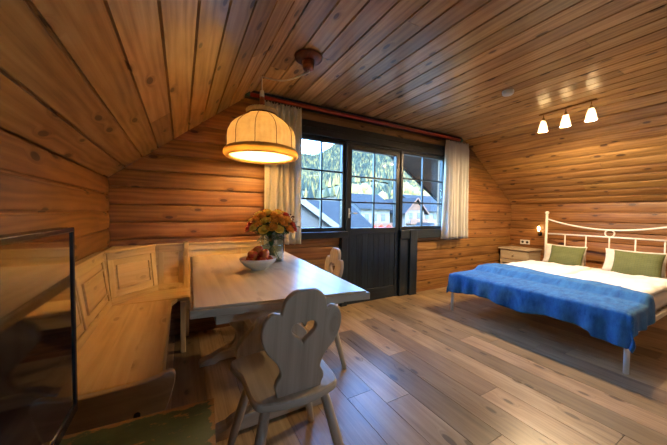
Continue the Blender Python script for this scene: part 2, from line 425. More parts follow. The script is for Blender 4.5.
# slopes and flat ceiling
def slab(mb, P, u, n, L):
    q = [P-u*.08-n*.031, P+u*(L+.08)-n*.031, P+u*(L+.08)-n*.14, P-u*.08-n*.14]
    mb.prism([(p.x, p.z) for p in q], 'y', YF-.1, YB+.1)
sl = Vector((JL-XL, 0, ZC-KL)); Ls = sl.length; sl.normalize(); nl = Vector((sl.z, 0, -sl.x))
mb = MB(); boards(mb, (XL, YF, KL), (0, 1, 0), sl, nl, DY, 10, Ls/10, 0, groove=.016, edge=.0045, lens=(2.8, 5.4))
slab(mb, Vector((XL, 0, KL)), sl, nl, Ls)
struct(mb.build('ceiling_left', M['ceilwood'], recalc=False))
sr = Vector((XR-JR, 0, KR-ZC)); Lr = sr.length; sr.normalize(); nr = Vector((sr.z, 0, -sr.x))
if nr.z > 0: nr = -nr
mb = MB(); boards(mb, (JR, YF, ZC), (0, 1, 0), sr, nr, DY, 12, Lr/12, .010, groove=.009, edge=.005, lens=(3.6, 5.4))
slab(mb, Vector((JR, 0, ZC)), sr, nr, Lr)
struct(mb.build('ceiling_right', M['slopewood'], recalc=False))
mb = MB(); boards(mb, (JL, YF, ZC), (0, 1, 0), (1, 0, 0), (0, 0, -1), DY, 23, (JR-JL)/23, 0, groove=.016, edge=.0045, lens=(2.6, 5.4))
slab(mb, Vector((JL, 0, ZC)), Vector((1, 0, 0)), Vector((0, 0, -1)), JR-JL)
struct(mb.build('ceiling', M['ceilwood'], recalc=False))
mb = MB()
mb.box(XL+.0, 1.72, YB-.03, YB-.012, 0, .05); mb.box(2.94, XR, YB-.03, YB-.012, 0, .05)
struct(mb.build('baseboard_back', M['wallwood'], grain='x', bevel=.004))

# ------------------------------------------------------------------ window wall frame
dw = M['darkwood']; ZS = .955; ZT = 2.02; FY0, FY1 = YB-.055, YB+.06
def grid_window(name, x0, x1, z0, z1, cols, rows_, fw, y0, y1, mat, bars=.020, panel_to=None, parent=None):
    w = empty(name, ((x0+x1)/2, (y0+y1)/2, 0)); struct(w)
    cx, cy = w.location.x, w.location.y
    m = MB()
    m.box(x0-cx, x0+fw-cx, y0-cy, y1-cy, z0, z1); m.box(x1-fw-cx, x1-cx, y0-cy, y1-cy, z0, z1)
    m.box(x0+fw-cx, x1-fw-cx, y0-cy, y1-cy, z1-fw, z1)
    if panel_to is None: m.box(x0+fw-cx, x1-fw-cx, y0-cy, y1-cy, z0, z0+fw)
    m.build('window_frame' if panel_to is None else 'door_frame', mat, w, grain='z', bevel=.006)
    gz0 = z0+fw if panel_to is None else panel_to
    a, b, c, d = x0+fw, x1-fw, gz0, z1-fw
    m = MB()
    for i in range(1, cols): xx = a+(b-a)*i/cols; m.box(xx-bars/2-cx, xx+bars/2-cx, -.016, .016, c, d)
    for j in range(1, rows_): zz = c+(d-c)*j/rows_; m.box(a-cx, b-cx, -.013, .013, zz-bars/2, zz+bars/2)
    m.build('glazing_bar', mat, w, grain='z', bevel=.003)
    m = MB(); m.box(a-cx, b-cx, -.003, .003, c, d); m.build('pane', M['glass'], w)
    return w
w1 = grid_window('window_1', 1.12, 1.76, .93, 2.03, 2, 3, .045, YB-.03, YB+.03, dw)
w2 = grid_window('window_2', 2.655, 3.56, .93, 2.03, 2, 3, .045, YB-.03, YB+.03, dw)
# the balcony door: glazed top and boarded lower half
D = grid_window('door_1', 1.785, 2.635, 0.0, 2.00, 2, 3, .062, YB-.035, YB+.025, dw, panel_to=.965)
m = MB(); cx = D.location.x; cy = D.location.y
for i in range(8):
    x = 1.847+i*.0907-cx; m.box(x+.0012, x+.0895, -.018, .012, .16, .90)
m.build('door_panel', dw, D, grain='z', bevel=.003)
for za, zb_ in ((.885, .965), (0, .16)):
    m = MB(); m.box(1.847-cx, 2.573-cx, -.028, .028, za, zb_); m.build('door_rail', dw, D, grain='x', bevel=.005)
m = MB(); m.box(1.802-cx, 1.822-cx, -.041, -.032, 1.09, 1.21); m.tube([(1.812-cx, -.032, 1.15), (1.812-cx, -.085, 1.15), (1.90-cx, -.085, 1.15)], .008, 8)
m.build('door_handle', M['white'], D)
# heavy surround: lintel, posts down to the floor, sills
def trim(n, parts, mat, grain, bev=.008):
    m = MB()
    for p in parts: m.box(*p)
    return struct(m.build('trim_%d' % n, mat, grain=grain, bevel=bev))
trim(1, [(1.02, 3.66, YB-.075, YB+.05, 2.032, 2.115)], dw, 'x')
trim(2, [(1.02, 3.66, YB-.06, YB+.02, 2.117, 2.19)], dw, 'x')
trim(3, [(.78, 3.60, YB-.035, YB, 2.195, 2.262)], M['lintel'], 'x')
trim(4, [(1.695, 1.783, YB-.07, YB+.05, 0, .85)], dw, 'z')
trim(5, [(2.80, 2.94, YB-.10, YB+.05, 0, .93)], dw, 'z')
trim(6, [(1.02, 1.783, YB-.085, YB+.06, .85, .928)], dw, 'x')
trim(7, [(2.637, 3.68, YB-.085, YB+.06, .80, .928)], dw, 'x')
trim(8, [(2.637, 2.80, YB-.07, YB+.05, 0, .80)], dw, 'z')
trim(9, [(1.02, 1.118, YB-.06, YB+.05, .93, 2.03), (3.562, 3.66, YB-.06, YB+.05, .93, 2.03)], dw, 'z')
trim(10, [(1.762, 1.783, YB-.05, YB+.05, .93, 2.03), (2.637, 2.653, YB-.05, YB+.05, .93, 2.03)], dw, 'z')
trim(11, [(1.783, 2.637, YB-.05, YB+.05, 2.002, 2.03)], dw, 'x')

# added window behind the viewer, out of view, to light the foreground
w3 = grid_window('added_rear_window', .55, 1.0, 1.2, 1.65, 2, 1, .055, YF-.03, YF+.03, dw)
# ------------------------------------------------------------------ curtain rail and curtains
cr = empty('curtain_rail', (2.15, YB-.12, 2.30), 0, 'dark board under the ceiling with a red-brown curtain rail along the window wall', 'curtain rail')
m = MB(); m.box(-1.60, 1.72, .03, .10, -.005, .062); m.build('rail_board', dw, cr, grain='x', bevel=.005)
m = MB(); m.tube([(-1.56, -.005, 0), (1.62, -.005, 0)], .019, 14); m.build('red_rail', M['redrail'], cr, grain='x')['label'] = 'glossy red-brown curtain rail tube'
for x in (-1.585, 1.64):
    m = MB(); m.tube([(x-.022, -.005, 0), (x+.022, -.005, 0)], .028, 14); m.build('end_cap', M['teal'], cr)
for x in (-1.3, -.2, .9, 1.5):
    m = MB(); m.box(x-.01, x+.01, -.01, .032, .005, .03); m.build('bracket', M['iron'], cr)
def curtain(x0, x1, zt, zb, nf, label, seed):
    r2 = random.Random(seed); cx = (x0+x1)/2; cy = YB-.125
    e = empty('curtain', (cx, cy, zb), 0, label, 'curtain', 'cream curtains at the window')
    nx, nz = nf*12, 30; v = []; ph = [r2.uniform(-.35, .35) for _ in range(nf+1)]
    for j in range(nz+1):
        t = j/nz; z = (zt-zb)*t; flare = 1+.05*(1-t)
        for i in range(nx+1):
            s = i/nx; a = s*nf*2*PI; k = int(s*nf)
            amp = (.022+.018*(1-t))*(1+ph[min(k, nf)])
            x = (x0+(x1-x0)*s-cx)*flare + .006*math.sin(a*.5+t*3); y = amp*math.sin(a+.5*math.sin(t*4+ph[min(k, nf)]*5))
            if t > .955: y *= .55; z2 = z+.004*math.sin(a*3)
            else: z2 = z
            v.append((x, y, z2))
    f = [(j*(nx+1)+i, j*(nx+1)+i+1, (j+1)*(nx+1)+i+1, (j+1)*(nx+1)+i) for j in range(nz) for i in range(nx)]
    m = MB(); m.add(v, f, smooth=True, bid=.3); o = m.build('cloth', M['curtain'], e, recalc=False)
    sd = o.modifiers.new('s', 'SOLIDIFY'); sd.thickness = .003
    for i in range(nf*2+1):
        x = (x0+(x1-x0)*i/(nf*2)-cx); m = MB(); m.tube([(x, 0, zt-zb-.005), (x, 0, zt-zb+.012)], .004, 6); m.build('hook', M['white'], e)
    return e
curtain(.74, 1.13, 2.262, .81, 6, 'cream curtain hanging left of the window, behind the flowers and lamp', 1)
curtain(3.45, 3.98, 2.262, .775, 7, 'cream curtain hanging right of the window, towards the bed', 2)

# ------------------------------------------------------------------ pendant lamp over the table
LX, LY = .625, 2.437
ro = empty('ceiling_rosette', (.875, 2.00, ZC), 0, 'round red-brown wooden ceiling rose feeding the pendant lamp cord', 'ceiling rose')
m = MB(); m.lathe([(0.001, 0), (.105, 0), (.11, -.008), (.105, -.022), (.085, -.03), (.05, -.034), (.001, -.034)], n=36); m.build('plate', M['rosewood'], ro)
m = MB(); m.lathe([(.001, -.03), (.048, -.03), (.046, -.075), (.04, -.10), (.030, -.105), (.001, -.105)], n=24); m.build('cord_housing', M['rosewood'], ro)
m = MB(); m.lathe([(.001, -.103), (.010, -.103), (.010, -.12), (.001, -.12)], n=12); m.build('cord_grip', M['white'], ro)
pl = empty('pendant_lamp', (LX, LY, 1.63), 0, 'yellow pleated fabric pendant lamp hanging over the dining table', 'lamp')
ZL = 1.63
m = MB()
for i in range(7): pass
cordpts = []
for i in range(13):
    t = i/12; cordpts.append((.25*(1-t), -.437*(1-t), (ZC-.118-ZL)*(1-t)+(ZC-.03-ZL)*t-.05*math.sin(PI*t)))
cordpts += [(0, 0, .66), (0, 0, .56)]
m.tube(cordpts, .0065, 8); m.build('cord', M['cord'], pl)
m = MB(); m.tube([(0, 0, ZC-ZL), (0, 0, ZC-ZL-.035), (.012, 0, ZC-ZL-.045), (.012, 0, ZC-ZL-.03)], .003, 6); m.build('hook', M['iron'], pl)
m = MB(); m.lathe([(.001, .585), (.017, .585), (.02, .56), (.02, .535), (.016, .53)], n=16); m.build('cord_sleeve', M['cord'], pl)
m = MB(); m.lathe([(.001, .53), (.020, .53), (.022, .50), (.018, .47), (.022, .44), (.024, .40), (.001, .40)], n=18); m.build('socket', M['rosewood'], pl)
NP = 22
def pleat(a, z, r): return 1+.018*math.cos(a*NP*2)*(1 if z > .05 else .3)
prof = [(.30, .045), (.292, .075), (.288, .11), (.290, .16), (.283, .21), (.262, .255), (.225, .295), (.18, .33), (.145, .352), (.128, .368)]
m = MB(); m.lathe(prof, n=176, wob=lambda a, z, r: 1+(.010*math.cos(a*44)+.014*abs(math.sin(a*NP/2)))*(min(1, z/.1)))
o = m.build('shade', M['shade'], pl, recalc=False); o.modifiers.new('s', 'SOLIDIFY').thickness = .0025
m = MB(); m.lathe([(.126, .366), (.118, .376), (.128, .395), (.132, .412), (.124, .42)], n=176, wob=lambda a, z, r: 1+.035*math.cos(a*38))
o = m.build('ruffle', M['shade'], pl, recalc=False); o.modifiers.new('s', 'SOLIDIFY').thickness = .0025
m = MB(); m.tube([(.127*math.cos(a), .127*math.sin(a), .370) for a in [2*PI*i/48 for i in range(48)]], .008, 8, close=True); m.build('braid', M['braid'], pl)
m = MB(); m.lathe([(.001, .374), (.121, .374), (.121, .371), (.001, .371)], n=40); m.build('light_block_cap', M['shade'], pl)  # added disc, keeps the pendant's light from spilling onto the ceiling
m = MB(); m.lathe([(.292, .07), (.306, .062), (.318, .04), (.316, .018), (.300, .0), (.288, -.004), (.276, .004), (.272, .014)], n=96, wob=lambda a, z, r: 1+.006*math.cos(a*60))
o = m.build('rim_roll', M['piping'], pl, recalc=False); o.modifiers.new('s', 'SOLIDIFY').thickness = .003
m = MB()
for k in range(NP//2):
    a = 2*PI*(k+.5)/(NP//2)*1.0
    m.tube([((r+.006)*math.cos(a), (r+.006)*math.sin(a), z) for r, z in prof], .0025, 6)
m.build('seam', M['braid'], pl)
m = MB(); m.lathe([(.001, .018), (.276, .018), (.276, .014), (.001, .014)], n=64); m.build('diffuser', M['diff'], pl)
m = MB(); m.lathe([(.001, .24), (.025, .245), (.034, .28), (.028, .32), (.015, .345), (.014, .40)], n=20); m.build('bulb', emit('warm_bulb', (1, .62, .25), 12.), pl)
def lamp(name, loc, power, col, rad, parent=None):
    l = bpy.data.lights.new(name, 'POINT'); l.energy = power; l.color = col; l.shadow_soft_size = rad
    o = bpy.data.objects.new(name, l); C.objects.link(o); o.location = loc
    if parent: o.parent = parent
    return o
lamp('pendant_light', (0, 0, .17), 310, (1, .74, .45), .05, pl)

# ------------------------------------------------------------------ ceiling spot bars
def spot_bar(loc, rz, label, pw):
    e = empty('ceiling_spot_bar', loc, rz, label, 'ceiling light')
    m = MB(); m.box(-.018, .018, -.27, .27, -.016, 0); m.build('bar', M['brass'], e, bevel=.004)
    for k, y in enumerate((.225, -.0, -.225)):
        m = MB(); m.tube([(0, y, -.012), (0, y, -.055)], .005, 8); m.lathe([(.001, -.045), (.011, -.05), (.018, -.075), (.022, -.095), (.001, -.095)], (0, y, 0), n=18)
        a = m.build('lamp_holder', M['brass'], e)
        m = MB(); m.lathe([(.022, -.088), (.030, -.11), (.040, -.15), (.048, -.19), (.051, -.215), (.047, -.21), (.037, -.15), (.025, -.10)], (0, y, 0), n=28, wob=lambda a, z, r: 1+.02*math.cos(8*a)*(-z*5))
        m.build('glass_shade', M['opal'], e)
        m = MB(); m.ball((0, y, -.155), .016, sz=1.4); m.build('bulb', emit('halogen_bulb', (1, .72, .36), 60.), e)
        lamp('bulb_light', (0, y, -.195), pw, (1, .70, .39), .02, e)
    return e
spot_bar((3.78, 1.44, ZC), R(-4), 'brass ceiling bar with three white glass shades above the bed', 60)
spot_bar((3.9, -.7, ZC), R(-4), 'added brass ceiling bar with three white glass shades, unseen behind the viewer', 3)  # added fixture out of view, lights the foreground from behind
e = empty('smoke_detector', (2.81, 1.544, ZC), 0, 'small round white smoke detector on the plank ceiling', 'smoke detector')
m = MB(); m.lathe([(.001, 0), (.05, 0), (.052, -.012), (.047, -.014)], n=28); m.build('base', M['white'], e)
m = MB(); m.lathe([(.047, -.012), (.047, -.03), (.04, -.038), (.001, -.04)], n=28); m.build('cover', M['white'], e)

# ------------------------------------------------------------------ dining table
ZTB = .78
TT = empty('dining_table', (.425, 1.80, 0), 0, 'long pale wooden trestle dining table with flowers and fruit bowl on it', 'table')
def quad(pts, z0, z1, mb): mb.prism(pts, 'z', z0, z1)
Q = [(-.40, -.66), (.40, -.70), (.44, .71), (-.36, .73)]
Q = [(.032-.425-.008, 1.147-1.8), (.785-.425, 1.035-1.8), (.872-.425, 2.50-1.8), (.062-.425, 2.53-1.8)]
m = MB(); m.prism(Q, 'z', ZTB-.040, ZTB-.007, bid=.31); m.build('tabletop', M['ash'], TT, grain='x', bevel=.004)
Qi = [(x*(1-.035), y*(1-.018)) for x, y in Q]
tb = wood('pale_table_boards', (.60, .45, .27), (.74, .59, .38), (.82, .68, .47), rough=.30, knots=.35, vary=.1, bump=.04, board=.13, grain=.6, knotcol=(.4, .24, .12))
m = MB(); m.prism(Qi, 'z', ZTB-.0065, ZTB, bid=.2); m.build('top_panel', tb, TT, grain='y', bevel=.002)
for q in ((-.30, .34, -.56, -.535), (-.30, .34, .535, .56), (-.30, -.275, -.534, .534), (.315, .34, -.534, .534)):
    m = MB(); m.box(*q, ZTB-.115, ZTB-.041); m.build('apron', M['ash'], TT, grain='x' if q[1]-q[0] > .1 else 'y', bevel=.003)
half = [(.0, .665), (.20, .665), (.195, .645), (.12, .632), (.09, .59), (.115, .535), (.175, .48), (.203, .42), (.19, .36), (.135, .29), (.088, .225), (.08, .17), (.105, .12), (.15, .085), (0, .085)]
def lyre(y):
    r = catmull([p for p in half[1:-1]], 4, close=False)
    out = [(x, z) for x, z in r]+[(-x, z) for x, z in reversed(r)]
    o = plate('trestle_board', out, [], .045, M['ash'], TT, grain='y', bevel=.004); o.rotation_euler = (PI/2, 0, 0); o.location = (.02, y, 0)
    ft = [(-.34, 0), (-.235, 0), (-.20, .018), (.20, .018), (.235, 0), (.34, 0), (.335, .03), (.29, .05), (.25, .055), (.22, .075), (.17, .095), (-.17, .095), (-.22, .075), (-.25, .055), (-.29, .05), (-.335, .03)]
    m = MB(); m.prism(ft, 'y', y-.038, y+.038); m.xf(Matrix.Translation((.02, 0, 0))); m.build('trestle_foot', M['ash'], TT, grain='x', bevel=.006)
lyre(-.34); lyre(.42)
m = MB(); m.box(0, .045, -.42, .50, .19, .29); m.build('stretcher', M['ash'], TT, grain='y', bevel=.005)
for y in (-.395, .475):
    m = MB(); m.box(-.03, .07, y-.013, y+.013, .215, .25); m.build('wedge', M['ash'], TT, grain='x', bevel=.004)

# ------------------------------------------------------------------ stabelle chairs
def heart(s, cx, cy, n=28):
    pts = []
    for i in range(n):
        t = 2*PI*i/n; pts.append((cx+s*16*math.sin(t)**3/16, cy+s*(13*math.cos(t)-5*math.cos(2*t)-2*math.cos(3*t)-math.cos(4*t))/16))
    return pts
def make_chair(loc, rz, label):
    """front of the chair looks along local +Y"""
    e = empty('dining_chair', loc, rz, label, 'chair', 'carved wooden chairs with heart cut-outs')
    so = catmull([(-.13, -.165), (.0, -.19), (.13, -.165), (.175, -.12), (.185, .05), (.215, .17), (.17, .215), (0, .235), (-.17, .215), (-.215, .17), (-.185, .05), (-.175, -.12)], 4)
    o = plate('seat', so, [], .034, M['ash'], e, grain='y', bevel=.007); o.location = (0, 0, .437)
    for bx in (-.14, .09):
        m = MB(); m.box(bx, bx+.05, -.12, .15, .388, .42); m.build('seat_batten', M['ash'], e, bevel=.004)
    h = [(0, .43), (.045, .425), (.078, .395), (.088, .36), (.092, .345), (.118, .352), (.142, .338), (.158, .30), (.156, .25), (.135, .20), (.10, .155), (.085, .12), (.083, .095), (.096, .07), (.10, .045), (.092, .02), (.092, -.01)]
    r = catmull(h, 4, close=False); out = r+[(-x, y) for x, y in reversed(r[1:])]
    o = plate('backrest', out, [heart(.050, 0, .268)], .026, M['ash'], e, grain='y', bevel=.005)
    o.rotation_euler = (R(90+9), 0, 0); o.location = (0, -.135, .445)
    for sx in (-1, 1):
        for sy in (-1, 1):
            m = MB(); m.tube([(sx*.12, sy*.12+.015, .41), (sx*.17, sy*.165+.02, .2), (sx*.215, sy*.205+.02, 0)], [.019, .0215, .016], 12)
            m.build('leg', M['ash'], e, grain='z')
    return e
make_chair((.402, 1.115, 0), R(-1), 'carved wooden chair in front of the table, its back to the viewer')
make_chair((.888, 1.915, 0), R(84), 'carved wooden chair at the table side facing left, mostly behind the tabletop')

# ------------------------------------------------------------------ corner bench
P_ = M['pine']
B = empty('corner_bench', (XL, YB, 0), 0, 'pale pine corner bench with panelled backrest along two walls', 'bench')
ox, oy = XL, YB
def L_(p): return (p[0]-ox, p[1]-oy)
m = MB(); m.prism([L_(p) for p in ((-.49, 1.34), (-.075, 1.34), (-.068, 2.39), (-.03, 2.49), (-.49, 2.505))], 'z', .42, .45, bid=.1); m.build('seat', P_, B, grain='y', bevel=.008)
m = MB(); m.prism([L_(p) for p in ((-.49, 2.507), (.95, 2.493), (.95, 2.85), (-.49, 2.85))], 'z', .42, .45, bid=.5); m.build('seat', P_, B, grain='x', bevel=.008)
m = MB(); m.box(.435, .455, -1.5, -.50, .34, .42); m.build('apron', P_, B, grain='y', bevel=.004)
m = MB(); m.box(.52, 1.47, -.385, -.365, .34, .42); m.build('apron', P_, B, grain='x', bevel=.004)
# lower box panels of the wall side
m = MB(); m.box(.04, .06, -1.52, -.1, 0, .42); m.build('back_panel', P_, B, grain='y', bevel=.003)
# scroll ended side panel
so = catmull([(.02, .0), (.09, .0), (.15, .10), (.20, .14), (.30, .14), (.36, .10), (.40, 0), (.455, 0), (.452, .06), (.425, .16), (.43, .25), (.465, .34), (.487, .42), (.49, .462), (.468, .478), (.42, .462), (.33, .452), (.16, .452), (.06, .47), (.0, .50), (-.0, .3)], 4)
so = [(min(max(x, .0), .5), max(0, z)) for x, z in so]
o = plate('end_panel', so, [], .032, M['ash'], B, grain='x', bevel=.004); o.rotation_euler = (PI/2, 0, 0); o.location = (.0+.012, -1.567, 0)
m = MB(); m.tube([(.37, -1.590, .33), (.37, -1.578, .33)], .012, 14); m.build('bolt_hole', M['hole'], B)
# leaning backrests
def back_run(p0, p1, lean_n, z0=.45, z1=.835, name='backrest', panels=2, cap=True):
    """board wall from p0 to p1 (floor-plan, local), leaning away from lean_n side at the top"""
    p0, p1 = Vector((*p0, 0)), Vector((*p1, 0)); u = (p1-p0); L = u.length; u.normalize(); n = Vector((lean_n[0], lean_n[1], 0)).normalized()
    up = (Vector((0, 0, z1-z0)) - n*.05); H = up.length; up.normalize(); nn = u.cross(up); 
    if nn.dot(n) < 0: nn = -nn
    def place(a0, a1, b0, b1, c0, c1, mb, g='u'):
        vs = [p0+Vector((0, 0, z0))+u*a+up*b+nn*c for a in (a0, a1) for b in (b0, b1) for c in (c0, c1)]
        fs = [(0, 1, 3, 2), (4, 6, 7, 5), (0, 4, 5, 1), (2, 3, 7, 6), (0, 2, 6, 4), (1, 5, 7, 3)]
        cs = [(a, b, c) for a in (a0, a1) for b in (b0, b1) for c in (c0, c1)]
        uv = [[(cs[i][0], cs[i][1]) if g == 'u' else (cs[i][1], cs[i][0]) for i in f] for f in fs]
        mb.add(vs, fs, uv, bid=rnd.random())
    m = MB(); place(-.03, L+.03, 0, H, -.018, 0, m); m.build(name, P_, B, bevel=.002)
    for b0, b1 in ((H-.055, H), (0, .05)):
        m = MB(); place(0, L, b0, b1, 0, .009, m); m.build('rail', P_, B, bevel=.003)
    w = L/panels
    for k in range(panels+1):
        a = min(max(k*w, .022), L-.022); m = MB(); place(a-.022, a+.022, .05, H-.055, 0, .009, m, 'v'); m.build('stile', P_, B, bevel=.003)
    for k in range(panels):
        a0, a1 = k*w+.075, (k+1)*w-.075
        if a1-a0 > .06:
            m = MB(); b0, b1 = .11, H-.11
            place(a0, a1, b0, b1, 0, .007, m); m.build('field_panel', P_, B, bevel=.003)
            m = MB(); t = .008
            for q in ((a0-t, a1+t, b0-t, b0), (a0-t, a1+t, b1, b1+t), (a0-t, a0, b0, b1), (a1, a1+t, b0, b1)): place(*q, 0, .012, m)
            m.build('moulding', M['lintel'] if False else P_, B, bevel=.002)
    if cap:
        m = MB(); place(-.02, L+.02, H, H+.018, -.03, .022, m); m.build('top_rail', P_, B, bevel=.004)
back_run((.075, -1.53), (.075, -.385), (1, 0), panels=2)
back_run((.075, -.385), (.345, -.065), (1, -1.2), panels=1)
back_run((.345, -.065), (.545, -.065), (0, -1), panels=1)
back_run((.585, -.065), (1.49, -.065), (0, -1), panels=2)
m = MB(); m.box(.546, .584, -.085, -.02, .0, .87); m.build('post', P_, B, grain='z', bevel=.003)
m = MB(); m.prism([(.03, -.42), (.075, -.40), (.33, -.05), (.33, -.03), (.03, -.03)], 'z', .836, .852); m.build('corner_shelf', P_, B, grain='x', bevel=.003)
lg = [(.52, -.39), (.555, -.39), (.555, -.06), (.52, -.06)]
for x in (.535, 1.46):
    m = MB(); m.box(x-.018, x+.018, -.41, -.36, 0, .42); m.build('leg', P_, B, grain='z', bevel=.005)
    m = MB(); m.box(x-.012, x+.012, -.36, -.05, .10, .17); m.build('leg_rail', P_, B, grain='y', bevel=.003)

# ------------------------------------------------------------------ bowl of apples, vase of roses
bw = empty('fruit_bowl', (.43, 1.76, ZTB), 0, 'small cream ceramic bowl holding red apples on the dining table', 'bowl')
m = MB(); m.lathe([(.001, .0), (.045, .0), (.048, .006), (.055, .010), (.085, .03), (.108, .055), (.116, .072), (.112, .074), (.10, .056), (.078, .034), (.05, .017), (.001, .014)], n=48); m.build('bowl_body', M['bowl'], bw)
m = MB(); m.lathe([(.111, .0735), (.114, .0765), (.1165, .0735)], n=48); m.build('rim', M['bowl'], bw)
am = MB(); am.lathe([(.001, -.030), (.010, -.034), (.024, -.030), (.034, -.012), (.0365, .004), (.031, .021), (.018, .029), (.007, .027), (.001, .020)], n=20)
ap0 = None
spots = [(-.055, -.03, .063), (.01, -.058, .063), (.062, -.012, .063), (.035, .052, .063), (-.035, .048, .063), (0, -.0, .06), (-.040, -.022, .103), (.028, -.030, .104), (.050, .028, .102), (-.012, .036, .106), (.0, -.002, .128)]
for i, (x, y, z) in enumerate(spots):
    if ap0 is None:
        ap0 = empty('apple', (0, 0, 0), 0, 'red apple heaped with others in the cream bowl on the table', 'apple', 'apples in the bowl')
        am.build('flesh', M['apple'], ap0, recalc=True)
        m = MB(); m.tube([(0, 0, .020), (.001, 0, .03), (.004, 0, .036)], .0014, 6); m.build('stalk', M['braid'], ap0); a = ap0
    else: a = copy_tree(ap0)
    a.scale = (.88, .88, .88); a.location = (.43+x, 1.76+y, ZTB+z-.004); a.rotation_euler = (rnd.uniform(-.5, .5), rnd.uniform(-.5, .5), rnd.uniform(0, 6))

VX, VY = .60, 2.03
va = empty('glass_vase', (VX, VY, ZTB), 0, 'clear glass cylinder vase half full of water holding a rose bouquet', 'vase')
m = MB(); m.lathe([(.001, 0), (.086, 0), (.089, .004), (.093, .215), (.095, .225), (.092, .225), (.089, .215), (.084, .012), (.001, .012)], n=48); m.build('vessel', M['vase'], va)
m = MB(); m.lathe([(.001, .013), (.0835, .013), (.0855, .115), (.001, .115)], n=40); m.build('water', M['water'], va)
def bloom_mb(r, seed):
    r2 = random.Random(seed); m = MB()
    m.ball((0, 0, .0), r*.42, 10, 6, sz=1.15)
    for ring, (n, rr, tilt, h) in enumerate(((3, .42, .15, 1.), (5, .62, .45, .95), (6, .86, .85, .8))):
        for k in range(n):
            a0 = 2*PI*k/n+ring*.6+r2.uniform(-.15, .15); wv = 2*PI/n*.72; v = []; nu, nv = 4, 4
            for j in range(nv+1):
                t = j/nv
                for i in range(nu+1):
                    s = (i/nu-.5)*2; a = a0+s*wv*(.5+.5*math.sin(PI*min(1, t*.6+.2)))
                    rad = r*rr*(.35+.65*math.sin(t*PI/2))+r*tilt*.35*t*t+.03*r*math.cos(s*3)
                    z = r*(-.55+1.15*h*t) - r*.3*tilt*t*t - r*.14*s*s*t
                    v.append((rad*math.cos(a), rad*math.sin(a), z))
            m.add(v, [(j*(nu+1)+i, j*(nu+1)+i+1, (j+1)*(nu+1)+i+1, (j+1)*(nu+1)+i) for j in range(nv) for i in range(nu)], smooth=True, bid=.5)
    return m
def leaf_mb(L, w):
    m = MB(); v = []; n = 6
    for i in range(n+1):
        t = i/n; ww = w*math.sin(PI*min(1, t*.93+.03))**.8
        for s in (-1, 0, 1): v.append((s*ww, L*t, -.25*L*t*t+abs(s)*.12*w))
    m.add(v, [(i*3+k, i*3+k+1, i*3+k+4, i*3+k+3) for i in range(n) for k in (0, 1)], smooth=True, bid=.5)
    return m
protos = {}
cols = {'yellow': 'ry', 'orange': 'ro', 'red': 'rr'}
rr_ = random.Random(11); heads = []
k = 0
while len(heads) < 40 and k < 4000:
    k += 1
    u1, a = rr_.random(), rr_.uniform(0, 2*PI); ph = math.acos(1-u1*1.08)
    R_ = .150; d = Vector((math.sin(ph)*math.cos(a)*1.12, math.sin(ph)*math.sin(a)*.95, math.cos(ph)*.82))*R_
    p = Vector((0, 0, .255))+d
    if all((p-q).length > .046 for q in heads): heads.append(p)
SD = Vector((.87, -.49, 0))     # towards the right in the picture
for i, p in enumerate(heads):
    t = (p-Vector((0, 0, .255)))
    sd = t.dot(SD)
    c = 'yellow' if rr_.random() < .62 else 'orange'
    if sd < -.125 and t.z < .04: c = 'red'
    if sd > .11 or (sd > .03 and t.z > .07 and rr_.random() < .5): c = 'red' if rr_.random() < .45 else 'orange'
    if c not in protos:
        e = empty('rose', (0, 0, 0), 0, '%s rose in the bouquet standing in the glass vase' % c, 'flower', '%s roses in the vase' % c)
        bloom_mb(.034, 5+len(protos)).build('bloom', M[cols[c]], e, recalc=False)
        m = MB(); m.lathe([(.004, -.04), (.012, -.026), (.014, -.018)], n=8); m.tube([(0, 0, -.02), (0, 0, -.08)], .0025, 6); m.build('sepal', M['stem'], e)
        protos[c] = e; r = e
    else: r = copy_tree(protos[c])
    r.location = (VX+p.x, VY+p.y, ZTB+p.z)
    dirn = (p-Vector((0, 0, .12))).normalized()
    r.rotation_euler = dirn.to_track_quat('Z', 'Y').to_euler(); s = rr_.uniform(.95, 1.15); r.scale = (s, s, s)
# stems as bunch of greenery
e = empty('greenery', (VX, VY, ZTB), 0, 'dark green leaves and stems under the roses in the glass vase', 'foliage', kind='stuff')
m = MB(); r3 = random.Random(4)
for i in range(26):
    a = r3.uniform(0, 2*PI); b = a+PI+r3.uniform(-.5, .5); q = r3.uniform(.02, .058)
    top = heads[i % len(heads)]*.72+Vector((0, 0, .03))
    m.tube([(q*math.cos(b), q*math.sin(b), .018), (.25*q*math.cos(a), .25*q*math.sin(a), .15), (.035*math.cos(a), .035*math.sin(a), .21), tuple(top)], .0026, 6)
m.build('stems', M['stem'], e)
m = MB()
for i in range(64):
    a = r3.uniform(0, 2*PI); z = r3.uniform(.15, .29); rr2 = r3.uniform(.015, .06) if z < .225 else r3.uniform(.07, .13)
    l = leaf_mb(r3.uniform(.05, .085), r3.uniform(.014, .024)); l.xf(Matrix.Translation((rr2*math.cos(a), rr2*math.sin(a), z)) @ Matrix.Rotation(a-PI/2, 4, 'Z') @ Matrix.Rotation(r3.uniform(-.3, .9), 4, 'X'))
    m.v and None; o0 = len(m.v); m.v += l.v
    for f in l.f: m.f.append([q+o0 for q in f]); m.uv.append(None); m.bid.append(.5); m.smooth.append(True); m.mi.append(0)
m.build('leaves', M['leaf'], e, recalc=False)
sp = empty('berry_sprig', (VX, VY, ZTB), 0, 'sprig of dark red berries sticking out right of the roses', 'foliage')
m = MB(); m.tube([(.03, 0, .18), (.09, -.04, .27), (.135, -.075, .345)], .002, 6); m.tube([(.10, -.04, .28), (.17, -.09, .30)], .0016, 6); m.build('twig', M['stem'], sp)
m = MB()
for i in range(9): m.ball((.135+r3.uniform(-.016, .014), -.075+r3.uniform(-.015, .015), .335+r3.uniform(-.03, .02)), .0055, 8, 6)
m.build('berries', M['berry'], sp)
